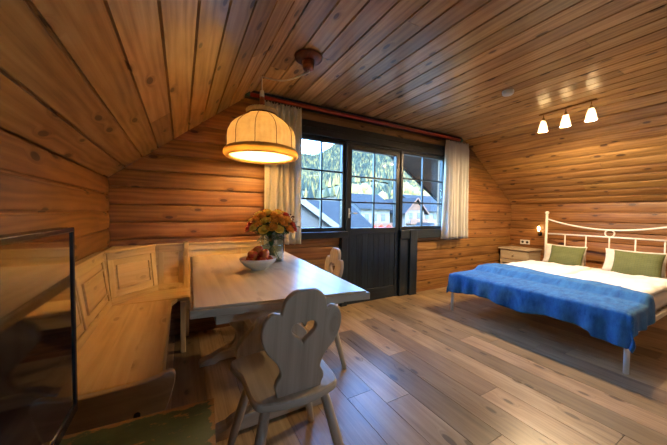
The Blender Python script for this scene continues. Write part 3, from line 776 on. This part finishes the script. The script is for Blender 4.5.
l = leaf_mb(.05, .018); l.xf(Matrix.Translation((.155, -.09, .265)) @ Matrix.Rotation(R(-60), 4, 'Z')); l.build('leaf', M['fleafy'], sp, recalc=False)

# ------------------------------------------------------------------ television on a painted chest
CH = empty('chest', (-.222, .50, 0), R(-4), 'old chest with worn dark green paint in the near left corner', 'chest')
def edged(o, m_, bx):
    me = o.data; at = me.attributes.new('edge', 'FLOAT', 'POINT')
    return o
def panel_grid(mb, x0, x1, y0, y1, z, nx, ny): pass
m = MB(); m.box(-.25, .258, -.38, .40, .04, .535); m.build('body', M['green'], CH, bevel=.006)
def top_with_edges(name, x0, x1, y0, y1, z0, z1, par):
    m = MB(); xs = [x0, x0+.006, x0+.02, x1-.02, x1-.006, x1]; ys = [y0, y0+.006, y0+.02, y1-.02, y1-.006, y1]
    v = []; ed = []
    for z in (z0, z1):
        for y in ys:
            for x in xs:
                v.append((x, y, z)); ed.append(1. if (x in (x0, x1, xs[1], xs[4]) or y in (y0, y1, ys[1], ys[4])) else 0.)
    f = []
    for j in range(5):
        for i in range(5):
            a = j*6+i; f.append((36+a, 36+a+1, 36+a+7, 36+a+6)); f.append((a, a+6, a+7, a+1))
    for i in range(5):
        f.append((i, i+1, 37+i, 36+i)); f.append((30+i, 66+i, 67+i, 31+i)); f.append((i*6, 36+i*6, 42+i*6, i*6+6)); f.append((i*6+5, i*6+11, 47+i*6, 41+i*6))
    m.add(v, f, bid=.4); o = m.build(name, M['green'], par, recalc=False)
    at = o.data.attributes.new('edge', 'FLOAT', 'POINT')
    for i, q in enumerate(ed): at.data[i].value = q
    return o
top_with_edges('lid', -.272, .278, -.40, .42, .536, .57, CH)
for sx in (-.21, .215):
    for sy in (-.34, .36):
        m = MB(); m.box(sx-.03, sx+.03, sy-.03, sy+.03, 0, .04); m.build('foot', M['green'], CH, bevel=.005)
TV = empty('television', (-.262, .52, .57), 0, 'flat black television standing on the green chest, reflecting the room', 'television')
m = MB(); m.box(-.016, .012, -.42, .42, .052, .535); m.build('housing', M['black'], TV, bevel=.005)
m = MB(); m.box(.0125, .016, -.408, .408, .075, .523); m.build('screen', M['screen'], TV)
m = MB()
for q in ((-.42, .42, .523, .535), (-.42, .42, .052, .075), (-.42, -.408, .075, .523), (.408, .42, .075, .523)): m.box(.0125, .020, q[0], q[1], q[2], q[3])
m.build('bezel', M['black'], TV, bevel=.002)
m = MB(); m.box(-.015, .009, -.05, .05, .012, .052); m.build('stand_neck', M['black'], TV, bevel=.003)
m = MB(); m.box(-.09, .10, -.20, .20, .0, .012); m.build('stand_base', M['black'], TV, bevel=.004)

# ------------------------------------------------------------------ bed
BX0, BX1, BY0, BY1 = 2.84, 5.08, .655, 2.125; bcx, bcy = (BX0+BX1)/2, (BY0+BY1)/2
bed = empty('bed_frame', (bcx, bcy, 0), 0, 'cream metal double bed frame with curved headboard', 'bed')
def bl(x, y, z): return (x-bcx, y-bcy, z)
bm_ = M['bedmetal']
for y in (BY0, BY1):
    m = MB(); m.tube([bl(BX0, y, 0), bl(BX0, y, .31)], .0165, 14); m.build('foot_leg', bm_, bed)
    m = MB(); m.tube([bl(BX1, y, 0), bl(BX1, y, 1.155)], .0175, 14); m.build('head_post', bm_, bed)
    m = MB(); m.lathe([(.001, 1.150), (.017, 1.152), (.021, 1.16), (.015, 1.168), (.021, 1.178), (.027, 1.193), (.026, 1.208), (.016, 1.220), (.001, 1.224)], bl(BX1, y, 0), n=20); m.build('finial', bm_, bed)
    m = MB(); m.box(BX0-bcx, BX1-bcx, y-bcy-.012, y-bcy+.012, .27, .315); m.build('side_rail', bm_, bed, bevel=.004)
m = MB(); m.box(BX0-bcx-.012, BX0-bcx+.012, BY0-bcy, BY1-bcy, .27, .315); m.build('foot_rail', bm_, bed, bevel=.004)
m = MB(); m.tube([bl(BX1, BY0+(BY1-BY0)*i/24, .965+.135*(abs(i/12-1))**1.9) for i in range(25)], .0115, 10); m.build('top_curve', bm_, bed)
m = MB(); m.tube([bl(BX1, BY0, .81), bl(BX1, (BY0+BY1)/2, .875), bl(BX1, BY1, .81)], .0001, 4)
m = MB(); m.tube([bl(BX1, BY0, .868), bl(BX1, BY1, .868)], .0115, 10); m.build('cross_rail', bm_, bed)
m = MB(); cm = (BY0+BY1)/2; m.tube([bl(BX1, cm+.047*math.cos(a), .918+.047*math.sin(a)) for a in [2*PI*i/32 for i in range(32)]], .0085, 8, close=True); m.build('ring', bm_, bed)
m = MB(); m.tube([bl(BX1, BY0, .33), bl(BX1, BY1, .33)], .011, 10); m.build('lower_rail', bm_, bed)
for k in range(1, 6):
    y = BY0+(BY1-BY0)*k/6
    m = MB(); m.tube([bl(BX1, y, .33), bl(BX1, y, .868)], .008, 8); m.build('spindle', bm_, bed)
for i in range(14):
    x = BX0+.1+i*.155; m = MB(); m.box(x-bcx-.03, x-bcx+.03, BY0-bcy+.014, BY1-bcy-.014, .283, .298); m.build('slat', M['ash'], bed, grain='y')
MZ = .435
def soft(name, x0, x1, y0, y1, z0, z1, mat, r=.05, amp=.006, seed=0, nx=40, ny=30, puff=.0, **kw):
    """rounded soft slab with gentle bumps"""
    m = MB(); cx_, cy_ = (x0+x1)/2, (y0+y1)/2; hx, hy, hz = (x1-x0)/2, (y1-y0)/2, (z1-z0)/2; v = []
    def pos(a, b, top):
        ex = abs(a)**1; ey = abs(b)
        dx = max(0, abs(a)*hx-(hx-r))/r; dy = max(0, abs(b)*hy-(hy-r))/r; d = min(1, math.hypot(dx, dy))
        fall = math.sqrt(max(0, 1-d*d))
        # keep the corner round
        px, py = a*hx, b*hy
        if dx > 0 and dy > 0 and math.hypot(dx, dy) > 1:
            k_ = 1/math.hypot(dx, dy); px = math.copysign(hx-r+r*dx*k_, a); py = math.copysign(hy-r+r*dy*k_, b)
        hgt = hz*(fall)*(1+puff*(1-a*a)*(1-b*b))
        nz = amp*noise.noise(Vector((px*6+seed*9, py*6, top*3)))*2+amp*noise.noise(Vector((px*17+seed*3, py*17, top*5)))
        return (px, py, (hgt+nz*fall) if top else -hgt)
    for top in (1, 0):
        for j in range(ny+1):
            for i in range(nx+1):
                a = math.sin((i/nx*2-1)*PI/2); b = math.sin((j/ny*2-1)*PI/2)
                a = .5*a+.5*(i/nx*2-1); b = .5*b+.5*(j/ny*2-1)
                v.append(pos(a, b, top))
    N_ = (nx+1)*(ny+1); f = []
    for j in range(ny):
        for i in range(nx):
            a = j*(nx+1)+i; f.append((a, a+1, a+nx+2, a+nx+1)); f.append((N_+a, N_+a+nx+1, N_+a+nx+2, N_+a+1))
    m.add(v, f, smooth=True, bid=.5)
    # close rim
    o = m.build(name, mat, recalc=True, **kw)
    return o, (cx_, cy_, (z0+z1)/2)
o, c = soft('mattress', BX0+.01, BX1-.03, BY0+.015, BY1-.015, .30, MZ, M['linen'], r=.035, amp=.001)
o.location = c; tag(o, 'white sheeted mattress lying on the metal bed frame', 'mattress')
o, c = soft('duvet', 3.30, 4.62, 1.40, 2.11, MZ-.0, MZ+.055, M['linen'], r=.06, amp=.010, seed=2, nx=60, ny=40)
o.location = c; tag(o, 'white duvet on the half of the bed near the nightstand', 'duvet', 'white duvets on the bed')
o, c = soft('duvet', 3.30, 4.52, .69, 1.39, MZ-.0, MZ+.06, M['linen'], r=.06, amp=.010, seed=5, nx=60, ny=40)
o.location = c; o.rotation_euler = (0, 0, R(-1)); tag(o, 'white duvet on the half of the bed nearer the viewer', 'duvet', 'white duvets on the bed')
def pil(name, cx_, cy_, zb, w, h, d, tilt, mat, label, cat, grp, seed, rz=0):
    n_ = 26; v = []; N_ = (n_+1)**2
    for top in (1, -1):
        for j in range(n_+1):
            for i in range(n_+1):
                a = math.sin((i/n_-.5)*PI); b = math.sin((j/n_-.5)*PI)
                pinch = 1-.07*(1-b*b)*abs(a)**3; pinch2 = 1-.07*(1-a*a)*abs(b)**3
                th = ((1-a**4)*(1-b**4))**.55
                wr = .010*noise.noise(Vector((a*2.2+seed*5, b*2.2, top)))+.004*noise.noise(Vector((a*6+seed*5, b*6, top)))
                v.append((h/2*a*pinch, w/2*b*pinch2, top*d/2*th+wr*min(1, th*2)))
    f = []
    for j in range(n_):
        for i in range(n_):
            q = j*(n_+1)+i; f.append((q, q+1, q+n_+2, q+n_+1)); f.append((N_+q, N_+q+n_+1, N_+q+n_+2, N_+q+1))
    m = MB(); m.add(v, f, smooth=True, bid=.5); o = m.build(name, mat)
    o.rotation_euler = (0, -tilt, rz); o.location = (cx_, cy_, zb+h/2*abs(math.sin(tilt))+d*.2*math.cos(tilt)); tag(o, label, cat, grp); return o
T = R(-112)
pil('pillow', 4.93, 1.83, MZ+.012, .50, .30, .12, T, M['pillow'], 'cream pillow behind the green cushion beside the nightstand', 'pillow', 'cream pillows at the headboard', 1)
pil('pillow', 4.93, 1.12, MZ+.012, .56, .31, .12, T, M['pillow'], 'cream pillow behind the green cushion nearer the viewer', 'pillow', 'cream pillows at the headboard', 2)
pil('cushion', 4.79, 1.755, MZ+.004, .40, .31, .10, R(-114), M['cushion'], 'green quilted cushion on the far pillow beside the nightstand', 'cushion', 'green cushions on the bed', 3)
pil('cushion', 4.78, 1.06, MZ+.004, .43, .32, .10, R(-114), M['cushion'], 'green quilted cushion on the pillow nearer the viewer', 'cushion', 'green cushions on the bed', 4)
# blue blanket laid over the foot end
na, nb = 60, 120; v = []; Wd = .74; hang = .20
ztop = MZ+.012
for j in range(nb+1):
    b = -.16+(BY1-BY0+.16+.14)*j/nb          # distance across the bed
    for i in range(na+1):
        wE = .60+.26*max(0, (b/1.5))+.02*math.sin(b*7)
        a = -hang-.02*math.sin(b*9+1)-(.03 if b < .2 else 0)+(wE+hang)*i/na
        x = BX0-.012+max(0, a); y = BY0-.004+min(max(b, 0), BY1-BY0+.008); z = ztop
        oa = max(0, -a); ob = max(0, -b, b-(BY1-BY0))
        sm = .03
        drop = math.hypot(max(0, oa), ob*1.0) if (oa > 0 and ob > 0) else max(oa, ob)
        z -= max(0, drop-.004)
        out_a = .018*(1-math.exp(-oa*30))+.014*math.sin(b*31+2*math.sin(b*5))*min(1, oa*8)
        x -= out_a if oa > 0 else 0
        if ob > 0: y += (-1 if b < 0 else 1)*(.018*(1-math.exp(-ob*30))+.010*math.sin(a*30)*min(1, ob*8))
        if oa > 0 and ob > 0: x -= .012; y += (-1 if b < 0 else 1)*.012
        dz = 0
        if a > .40: dz = .056*min(1, max(0, (a-.40)/.09))**1*(1 if ob == 0 else .3)
        inedge = min(min(max(a, 0), .03)/.03, 1); z += dz
        z += (.006*noise.noise(Vector((x*9, y*9, 0)))+.004*noise.noise(Vector((x*25, y*25, 3))))*(1 if oa == 0 and ob == 0 else .2)+(.004 if oa == 0 and ob == 0 else 0)
        # round over the edges
        if oa == 0: z -= .012*max(0, 1-a/.035)**2
        if ob == 0: z -= .012*(max(0, 1-max(b, 0)/.035)**2+max(0, 1-max(BY1-BY0-b, 0)/.035)**2)
        v.append((x-bcx, y-bcy, z))
m = MB(); m.add(v, [(j*(na+1)+i, j*(na+1)+i+1, (j+1)*(na+1)+i+1, (j+1)*(na+1)+i) for j in range(nb) for i in range(na)], smooth=True, bid=.4)
o = m.build('blanket', M['blanket'], recalc=False); o.location = (bcx, bcy, 0); sd = o.modifiers.new('s', 'SOLIDIFY'); sd.thickness = .008; sd.offset = 1
tag(o, 'blue woven blanket draped over the foot of the bed', 'blanket')

# ------------------------------------------------------------------ nightstand, wall lamp, socket
NSX, NSY = 5.08, 2.385
ns = empty('nightstand', (5.275, 2.60, 0), 0, 'small pale wooden nightstand with a drawer in the corner beside the bed', 'nightstand')
m = MB(); m.box(-.225, .215, -.255, .255, .545, .57); m.build('top', M['ash'], ns, grain='y', bevel=.006)
m = MB(); m.box(-.19, .205, -.235, .235, .30, .544); m.build('body', M['ash'], ns, grain='y', bevel=.003)
m = MB(); m.box(-.205, -.19, -.215, .215, .385, .53); dr = m.build('drawer', M['ash'], ns, grain='y', bevel=.004)
m = MB(); m.ball((-.222, 0, .46), .014); m.tube([(-.205, 0, .46), (-.222, 0, .46)], .006, 8); m.build('knob', M['ash'], dr)
for sx in (-.17, .185):
    for sy in (-.215, .215):
        m = MB(); m.box(sx-.018, sx+.018, sy-.018, sy+.018, 0, .30); m.build('leg', M['ash'], ns, grain='z', bevel=.004)
wl = empty('wall_lamp', (XR-.012, 2.39, .80), 0, 'small wrought metal wall lamp with one glowing bulb beside the bed', 'wall lamp')
m = MB(); m.lathe([(.001, 0), (.035, 0), (.03, .012), (.001, .014)], n=20); m.xf(Matrix.Translation((0, 0, .03)) @ Matrix.Rotation(R(-90), 4, 'Y')); m.build('wall_plate', M['iron'], wl)
m = MB()
for sy in (-1, 1): m.tube(catmull([(-.05, sy*.0, .235), (-.05, sy*.03, .19), (-.05, sy*.045, .12), (-.05, sy*.03, .06), (-.05, 0, .03)], 5, close=False), .0028, 6)
m.tube([(0, 0, .03), (-.05, 0, .03), (-.06, 0, .03)], .005, 8); m.tube([(-.05, 0, .03), (-.05, 0, .08)], .010, 10); m.build('frame', M['brass'], wl)
m = MB(); m.lathe([(.010, .08), (.016, .10), (.022, .125), (.018, .15), (.006, .165), (.001, .168)], (-.05, 0, 0), n=16); m.build('bulb', emit('small_bulb', (1, .70, .34), 14.), wl)
so_ = empty('wall_socket', (XR-.014, 2.62, .665), 0, 'white double wall socket above the nightstand', 'socket')
m = MB(); m.box(-.008, 0, -.08, .08, -.04, .04); m.build('cover_plate', M['white'], so_, bevel=.004)
for sy in (-.038, .038):
    m = MB(); m.lathe([(.001, .0095), (.018, .0095), (.022, .0105), (.022, .0115), (.001, .0115)][::-1], n=20); m.xf(Matrix.Translation((0, sy, 0)) @ Matrix.Rotation(R(-90), 4, 'Y')); m.build('outlet', M['hole'], so_)

# ------------------------------------------------------------------ outside
def foliage_mat(name, cols_):
    m, nt, out = new_mat(name); g = NT(nt)
    at = g.n('ShaderNodeAttribute', attribute_name='bid').outputs['Fac']
    c = g.ramp(at, cols_, 'CONSTANT')
    b = g.n('ShaderNodeBsdfDiffuse'); g.link(c, b.inputs[0]); g.link(b.outputs[0], out.inputs[0]); return m
M['forest'] = foliage_mat('mixed_forest', [(0, (.012, .019, .019)), (.25, (.020, .029, .024)), (.45, (.032, .040, .027)), (.62, (.070, .062, .028)), (.80, (.10, .082, .035)), (.92, (.042, .045, .035))])
M['yellowtree'] = plain('autumn_leaves', (.13, .095, .018), .9, mottle=.4, mscale=.8, col2=(.05, .05, .014))
M['grass'] = plain('meadow', (.026, .031, .018), .95, mottle=.3, mscale=.02, col2=(.042, .040, .022))
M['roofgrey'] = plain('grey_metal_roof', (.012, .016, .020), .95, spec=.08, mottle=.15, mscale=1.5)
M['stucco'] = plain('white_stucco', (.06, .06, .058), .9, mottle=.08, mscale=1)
M['timber'] = plain('brown_timber', (.06, .026, .013), .8, mottle=.3, mscale=3)
M['darkpane'] = plain('dark_window_glass', (.02, .03, .04), .12)
M['trunk'] = plain('tree_bark', (.06, .04, .03), .9, mottle=.3, mscale=5)
M['parasol'] = plain('orange_red_cloth', (.22, .012, .004), .9, spec=.1, mottle=.1)
M['wallgrey'] = plain('grey_cladding', (.014, .016, .018), .8, mottle=.1, mscale=2)
GZ = -5.
m = MB(); m.add([(-120, 4.6, GZ), (260, 4.6, GZ), (420, 150, GZ), (-120, 150, GZ)], [(0, 1, 2, 3)], bid=.5)
struct(m.build('ground', M['grass'], recalc=False))
# mountain side: heights by bearing
def hillh(x, y):
    az = math.atan2(x, y); d = math.hypot(x, y)
    ridge = {0.25: .20, .37: .205, .43: .20, .50: .235, .55: .262, .60: .26, .66: .275, .72: .24, .80: .17, .9: .13}
    ks = sorted(ridge); 
    if az <= ks[0]: e_ = ridge[ks[0]]
    elif az >= ks[-1]: e_ = ridge[ks[-1]]
    else:
        for a, b in zip(ks, ks[1:]):
            if a <= az <= b: e_ = ridge[a]+(ridge[b]-ridge[a])*(az-a)/(b-a)
    Hm = e_*620
    t = max(0, min(1, (d-95)/525)); 
    return GZ+2+(Hm-GZ)*(t**1.35)+9*noise.noise(Vector((x*.012, y*.012, 0)))*t+5*t*noise.noise(Vector((x*.04, y*.04, 4)))
v = []; nA, nD = 90, 60
for j in range(nD+1):
    d = 90+540*j/nD
    for i in range(nA+1):
        az = -.15+1.35*i/nA; x, y = d*math.sin(az), d*math.cos(az); v.append((x, y, hillh(x, y)))
# back face so the hill is a body
for i in range(nA+1):
    az = -.15+1.35*i/nA; v.append((700*math.sin(az), 700*math.cos(az), GZ))
f = [(j*(nA+1)+i, j*(nA+1)+i+1, (j+1)*(nA+1)+i+1, (j+1)*(nA+1)+i) for j in range(nD+1) for i in range(nA)]
m = MB(); m.add(v, f, smooth=True, bid=.5); struct(m.build('hillside', M['grass'], recalc=False))
# conifers and larches covering the slope: far too many to count
r4 = random.Random(21); m = MB(); cnt = 0; vv, ff, bb = [], [], []
while cnt < 20000:
    az = .28+.60*r4.random(); dmin = 130 if az > .53 else 190; d = dmin+(630-dmin)*r4.random()**.8; x, y = d*math.sin(az), d*math.cos(az)
    cl = noise.noise(Vector((x*.012, y*.012, 7)))
    if d < 240 and cl > .2 : continue
    z = hillh(x, y); h_ = r4.uniform(6, 11); w = h_*r4.uniform(.2, .3); o_ = len(vv); n_ = 5
    vv.append((x, y, z+h_)); a0 = r4.uniform(0, 6)
    for k in range(n_): vv.append((x+w*math.cos(a0+2*PI*k/n_), y+w*math.sin(a0+2*PI*k/n_), z+h_*.08))
    q = min(.999, max(0, r4.random()*.8+.25*noise.noise(Vector((x*.02, y*.02, 2)))+(.12 if d < 300 else 0)))
    for k in range(n_): ff.append((o_, o_+1+k, o_+1+(k+1) % n_)); bb.append(q)
    cnt += 1
m.v = vv; m.f = [list(q) for q in ff]; m.uv = [None]*len(ff); m.bid = bb; m.smooth = [False]*len(ff); m.mi = [0]*len(ff)
o = m.build('forest', M['forest'], recalc=False); tag(o, 'sunlit conifer and yellow larch forest covering the mountainside outside', 'forest', kind='stuff')
def tree(x, y, z, h_, w, label, seed):
    e = empty('autumn_tree', (x, y, z), 0, label, 'tree', 'yellow trees beyond the houses'); r2 = random.Random(seed)
    m = MB(); m.tube([(0, 0, -1), (0, 0, h_*.5)], [.25, .12], 8); m.build('trunk', M['trunk'], e)
    m = MB()
    for i in range(22):
        a = r2.uniform(0, 2*PI); q = r2.uniform(0, w*.5); t = r2.uniform(.25, .95)
        m.ball((q*math.cos(a)*(1.15-t), q*math.sin(a)*(1.15-t), h_*t), w*r2.uniform(.2, .34), 9, 6, sz=1.1)
    o_ = m.build('crown', M['yellowtree'], e, recalc=False)
    for q in o_.data.vertices: q.co += Vector((noise.noise(q.co*1.7), noise.noise(q.co*1.7+Vector((5, 0, 0))), noise.noise(q.co*1.7+Vector((0, 9, 0)))))*.5
for i, (D0, dz, h_) in enumerate(((1.9, 0, 7), (2.10, 0, 7.5), (2.35, 0, 7), (2.62, 0, 9), (2.80, 0, 10), (2.98, 0, 9.5), (3.16, 0, 9), (3.36, 0, 8.5))):
    yy = 60+(0, 9, 18)[i % 3]; tree(D0/YB*yy, yy, GZ+1.5, h_+5.5, 5.5, 'yellow-green autumn tree in the row between the houses and the mountain', 50+i)
def house(label, x0, x1, y0, y1, ze, zr, ridge='x', wallm='stucco', over=.5, wins=(), balcony=None, zb=GZ, timber_gable=False):
    cx_, cy_ = (x0+x1)/2, (y0+y1)/2; e = empty('house', (cx_, cy_, zb), 0, label, 'house')
    X0, X1, Y0, Y1 = x0-cx_, x1-cx_, y0-cy_, y1-cy_; E, Z = ze-zb, zr-zb
    m = MB()
    if ridge == 'x': m.prism([(Y0, 0), (Y1, 0), (Y1, E), (0, Z-.12), (Y0, E)], 'x', X0, X1)
    else: m.prism([(X0, 0), (X1, 0), (X1, E), (0, Z-.12), (X0, E)], 'y', Y0, Y1)
    m.build('wall', M[wallm], e)
    s = (Z-E)/((Y1-Y0)/2 if ridge == 'x' else (X1-X0)/2); th = .22
    m = MB(); hw = (Y1-Y0)/2 if ridge == 'x' else (X1-X0)/2
    pf = [(-hw-over, E-s*over), (0, Z), (hw+over, E-s*over), (hw+over, E-s*over+th), (0, Z+th), (-hw-over, E-s*over+th)]
    if ridge == 'x': m.prism(pf, 'x', X0-over, X1+over)
    else: m.prism(pf, 'y', Y0-over, Y1+over)
    m.build('roof', M['roofgrey'], e, bevel=.03)
    m = MB()
    if ridge == 'y':
        for sg in (-1, 1):
            m.prism([(sg*(hw+over), E-s*over-.12), (0, Z-.12), (0, Z+th), (sg*(hw+over), E-s*over+th)], 'y', Y0-over-.06, Y0-over-.005)
        m.build('verge_board', M['stucco' if wallm == 'wallgrey' else 'timber'], e)
    if timber_gable:
        m = MB(); m.prism([(-hw*.9, E+.15), (hw*.9, E+.15), (0, Z-.35)], 'y', Y0-.08, Y0-.005); m.build('gable_cladding', M['timber'], e)
    for (wx, wz, ww, wh) in wins:
        m = MB(); a, b = wx-cx_-ww/2, wx-cx_+ww/2; zz = wz-zb
        m.box(a-.1, b+.1, Y0-.05, Y0+.02, zz-.1, zz+wh+.1); fr = m.build('window', M['timber'], e, bevel=.01)
        m = MB(); m.box(a, b, Y0-.07, Y0-.052, zz, zz+wh); m.build('pane', M['darkpane'], fr)
    if balcony:
        bx0, bx1, bz = balcony; a, b, zz = bx0-cx_, bx1-cx_, bz-zb
        m = MB(); m.box(a, b, Y0-1.3, Y0, zz-.15, zz); m.box(a, b, Y0-1.3, Y0-1.22, zz, zz+.85); m.build('balcony', M['timber'], e)
    return e
house('grey clad neighbour house, nearest outside, its white roof edge sloping down right', -2.0, 7.3, 12, 17, .05, 3.1, 'y', 'wallgrey', .25)
house('house with a wide light grey roof behind the nearest neighbour', 7.6, 13.6, 18.3, 26, -.1, 2.05, 'x', 'stucco', .4)
house('white village house with grey roof and long balcony, seen through the door panes', 27.9, 34.6, 40, 49, 2.3, 4.8, 'x', 'stucco', .8, wins=((29.2, -.2, .9, 1.2), (31., -.2, .9, 1.2), (33., -.2, .9, 1.2), (29.2, -3, .9, 1.2), (31.4, -3., .9, 1.2)), balcony=(28.2, 34.4, -1.4))
house('village house with dark timber gable and balcony', 36.6, 41.6, 38, 46, 1.7, 4.1, 'y', 'stucco', .7, wins=((38., .3, .9, 1.1), (40.2, .3, .9, 1.1), (38., -2.6, .9, 1.2), (40.2, -2.6, .9, 1.2)), balcony=(36.8, 41.4, -.6), timber_gable=True)
house('long white village house with dark windows at the right window edge', 43.0, 54., 40, 50, 2.1, 5.2, 'x', 'stucco', .8, wins=((44.6, .1, .9, 1.2), (47, .1, .9, 1.2), (49.4, .1, .9, 1.2), (44.6, -2.8, .9, 1.2), (47, -2.8, .9, 1.2)))
house('small low shed with a grey gabled roof in front of the white house', 34.6, 37.4, 31, 34, -2.2, -.5, 'y', 'stucco', .4)
for i, x in enumerate((24.6, 26.1, 27.6)):
    e = empty('parasol', (x, 32, GZ), 0, 'small orange-red parasol in front of the houses outside', 'parasol', 'orange-red parasols outside')
    m = MB(); m.tube([(0, 0, 0), (0, 0, 4.4)], .05, 8); m.build('pole', M['trunk'], e)
    m = MB(); m.lathe([(.001, 4.5), (.5, 4.15), (.62, 3.5), (.60, 3.45), (.45, 4.05), (.001, 4.38)], n=16); m.build('canopy', M['parasol'], e)
# own roof overhang outside, right of the window
ro_ = MB(); 
p0, p1 = Vector((3.30, 0, 2.52)), Vector((6.3, 0, .71))
dn = (p1-p0).normalized(); nn = Vector((-dn.z, 0, dn.x)); nn = nn if nn.z > 0 else -nn
ro_.prism([(p0.x, p0.z), (p1.x, p1.z), (p1.x+nn.x*.22, p1.z+nn.z*.22), (p0.x+nn.x*.22, p0.z+nn.z*.22)], 'y', YB+.14, 4.2)
struct(ro_.build('roof_overhang', M['timber']))
m = MB(); m.prism([(p0.x-nn.x*.03, p0.z-nn.z*.03), (p1.x-nn.x*.03, p1.z-nn.z*.03), (p1.x+nn.x*.26, p1.z+nn.z*.26), (p0.x+nn.x*.26, p0.z+nn.z*.26)], 'y', 4.205, 4.24)
struct(m.build('verge_board', M['wallgrey']))

# ------------------------------------------------------------------ light
w = bpy.data.worlds.new('world'); sc.world = w; w.use_nodes = True; nt = w.node_tree; nt.nodes.clear(); g = NT(nt)
out = g.n('ShaderNodeOutputWorld'); bg = g.n('ShaderNodeBackground'); sky = g.n('ShaderNodeTexSky')
sky.sky_type = 'NISHITA'; sky.sun_disc = False; sky.sun_elevation = R(32); sky.sun_rotation = R(200); sky.air_density = 1.3; sky.dust_density = 1.6
g.link(g.mix(1., sky.outputs[0], (.52, .85, 1.30), 'MULTIPLY'), bg.inputs[0]); bg.inputs[1].default_value = 3.4; g.link(bg.outputs[0], out.inputs[0])
s = bpy.data.lights.new('sun', 'SUN'); s.energy = 11; s.angle = R(1); s.color = (1, .84, .62); so2 = bpy.data.objects.new('sun', s); C.objects.link(so2)
so2.rotation_euler = (R(52), 0, R(-38))       # sun behind the house, to the left: lights the mountain side
def portal(name, loc, rot, sx, sy):
    a = bpy.data.lights.new(name, 'AREA'); a.shape = 'RECTANGLE'; a.size = sx; a.size_y = sy; a.cycles.is_portal = True
    o = bpy.data.objects.new(name, a); C.objects.link(o); o.location = loc; o.rotation_euler = rot
portal('daylight_portal', (2.34, YB+.12, 1.5), (R(-90), 0, 0), 2.5, 1.2)

portal('daylight_portal', (.775, YF-.12, 1.42), (R(90), 0, 0), .45, .45)
# ------------------------------------------------------------------ camera
f_px = 272.; yaw, pit, rol = R(29.2), R(-2.0), R(.73)
F = Vector((math.sin(yaw)*math.cos(pit), math.cos(yaw)*math.cos(pit), math.sin(pit)))
rt = Vector((math.cos(yaw), -math.sin(yaw), 0)); up = rt.cross(F)
Rt = rt*math.cos(rol)+up*math.sin(rol); Up = up*math.cos(rol)-rt*math.sin(rol)
cd = bpy.data.cameras.new('camera'); cam = bpy.data.objects.new('camera', cd); C.objects.link(cam)
cam.matrix_world = Matrix(((Rt.x, Up.x, -F.x, 0), (Rt.y, Up.y, -F.y, 0), (Rt.z, Up.z, -F.z, 1.15), (0, 0, 0, 1)))
cd.sensor_fit = 'HORIZONTAL'; cd.sensor_width = 36; cd.lens = f_px/667*36; cd.clip_start = .02; cd.clip_end = 2000
sc.camera = cam
vs = sc.view_settings; vs.view_transform = 'Standard'; vs.look = 'None'; vs.gamma = 1; vs.use_curve_mapping = False; vs.exposure = 0.62
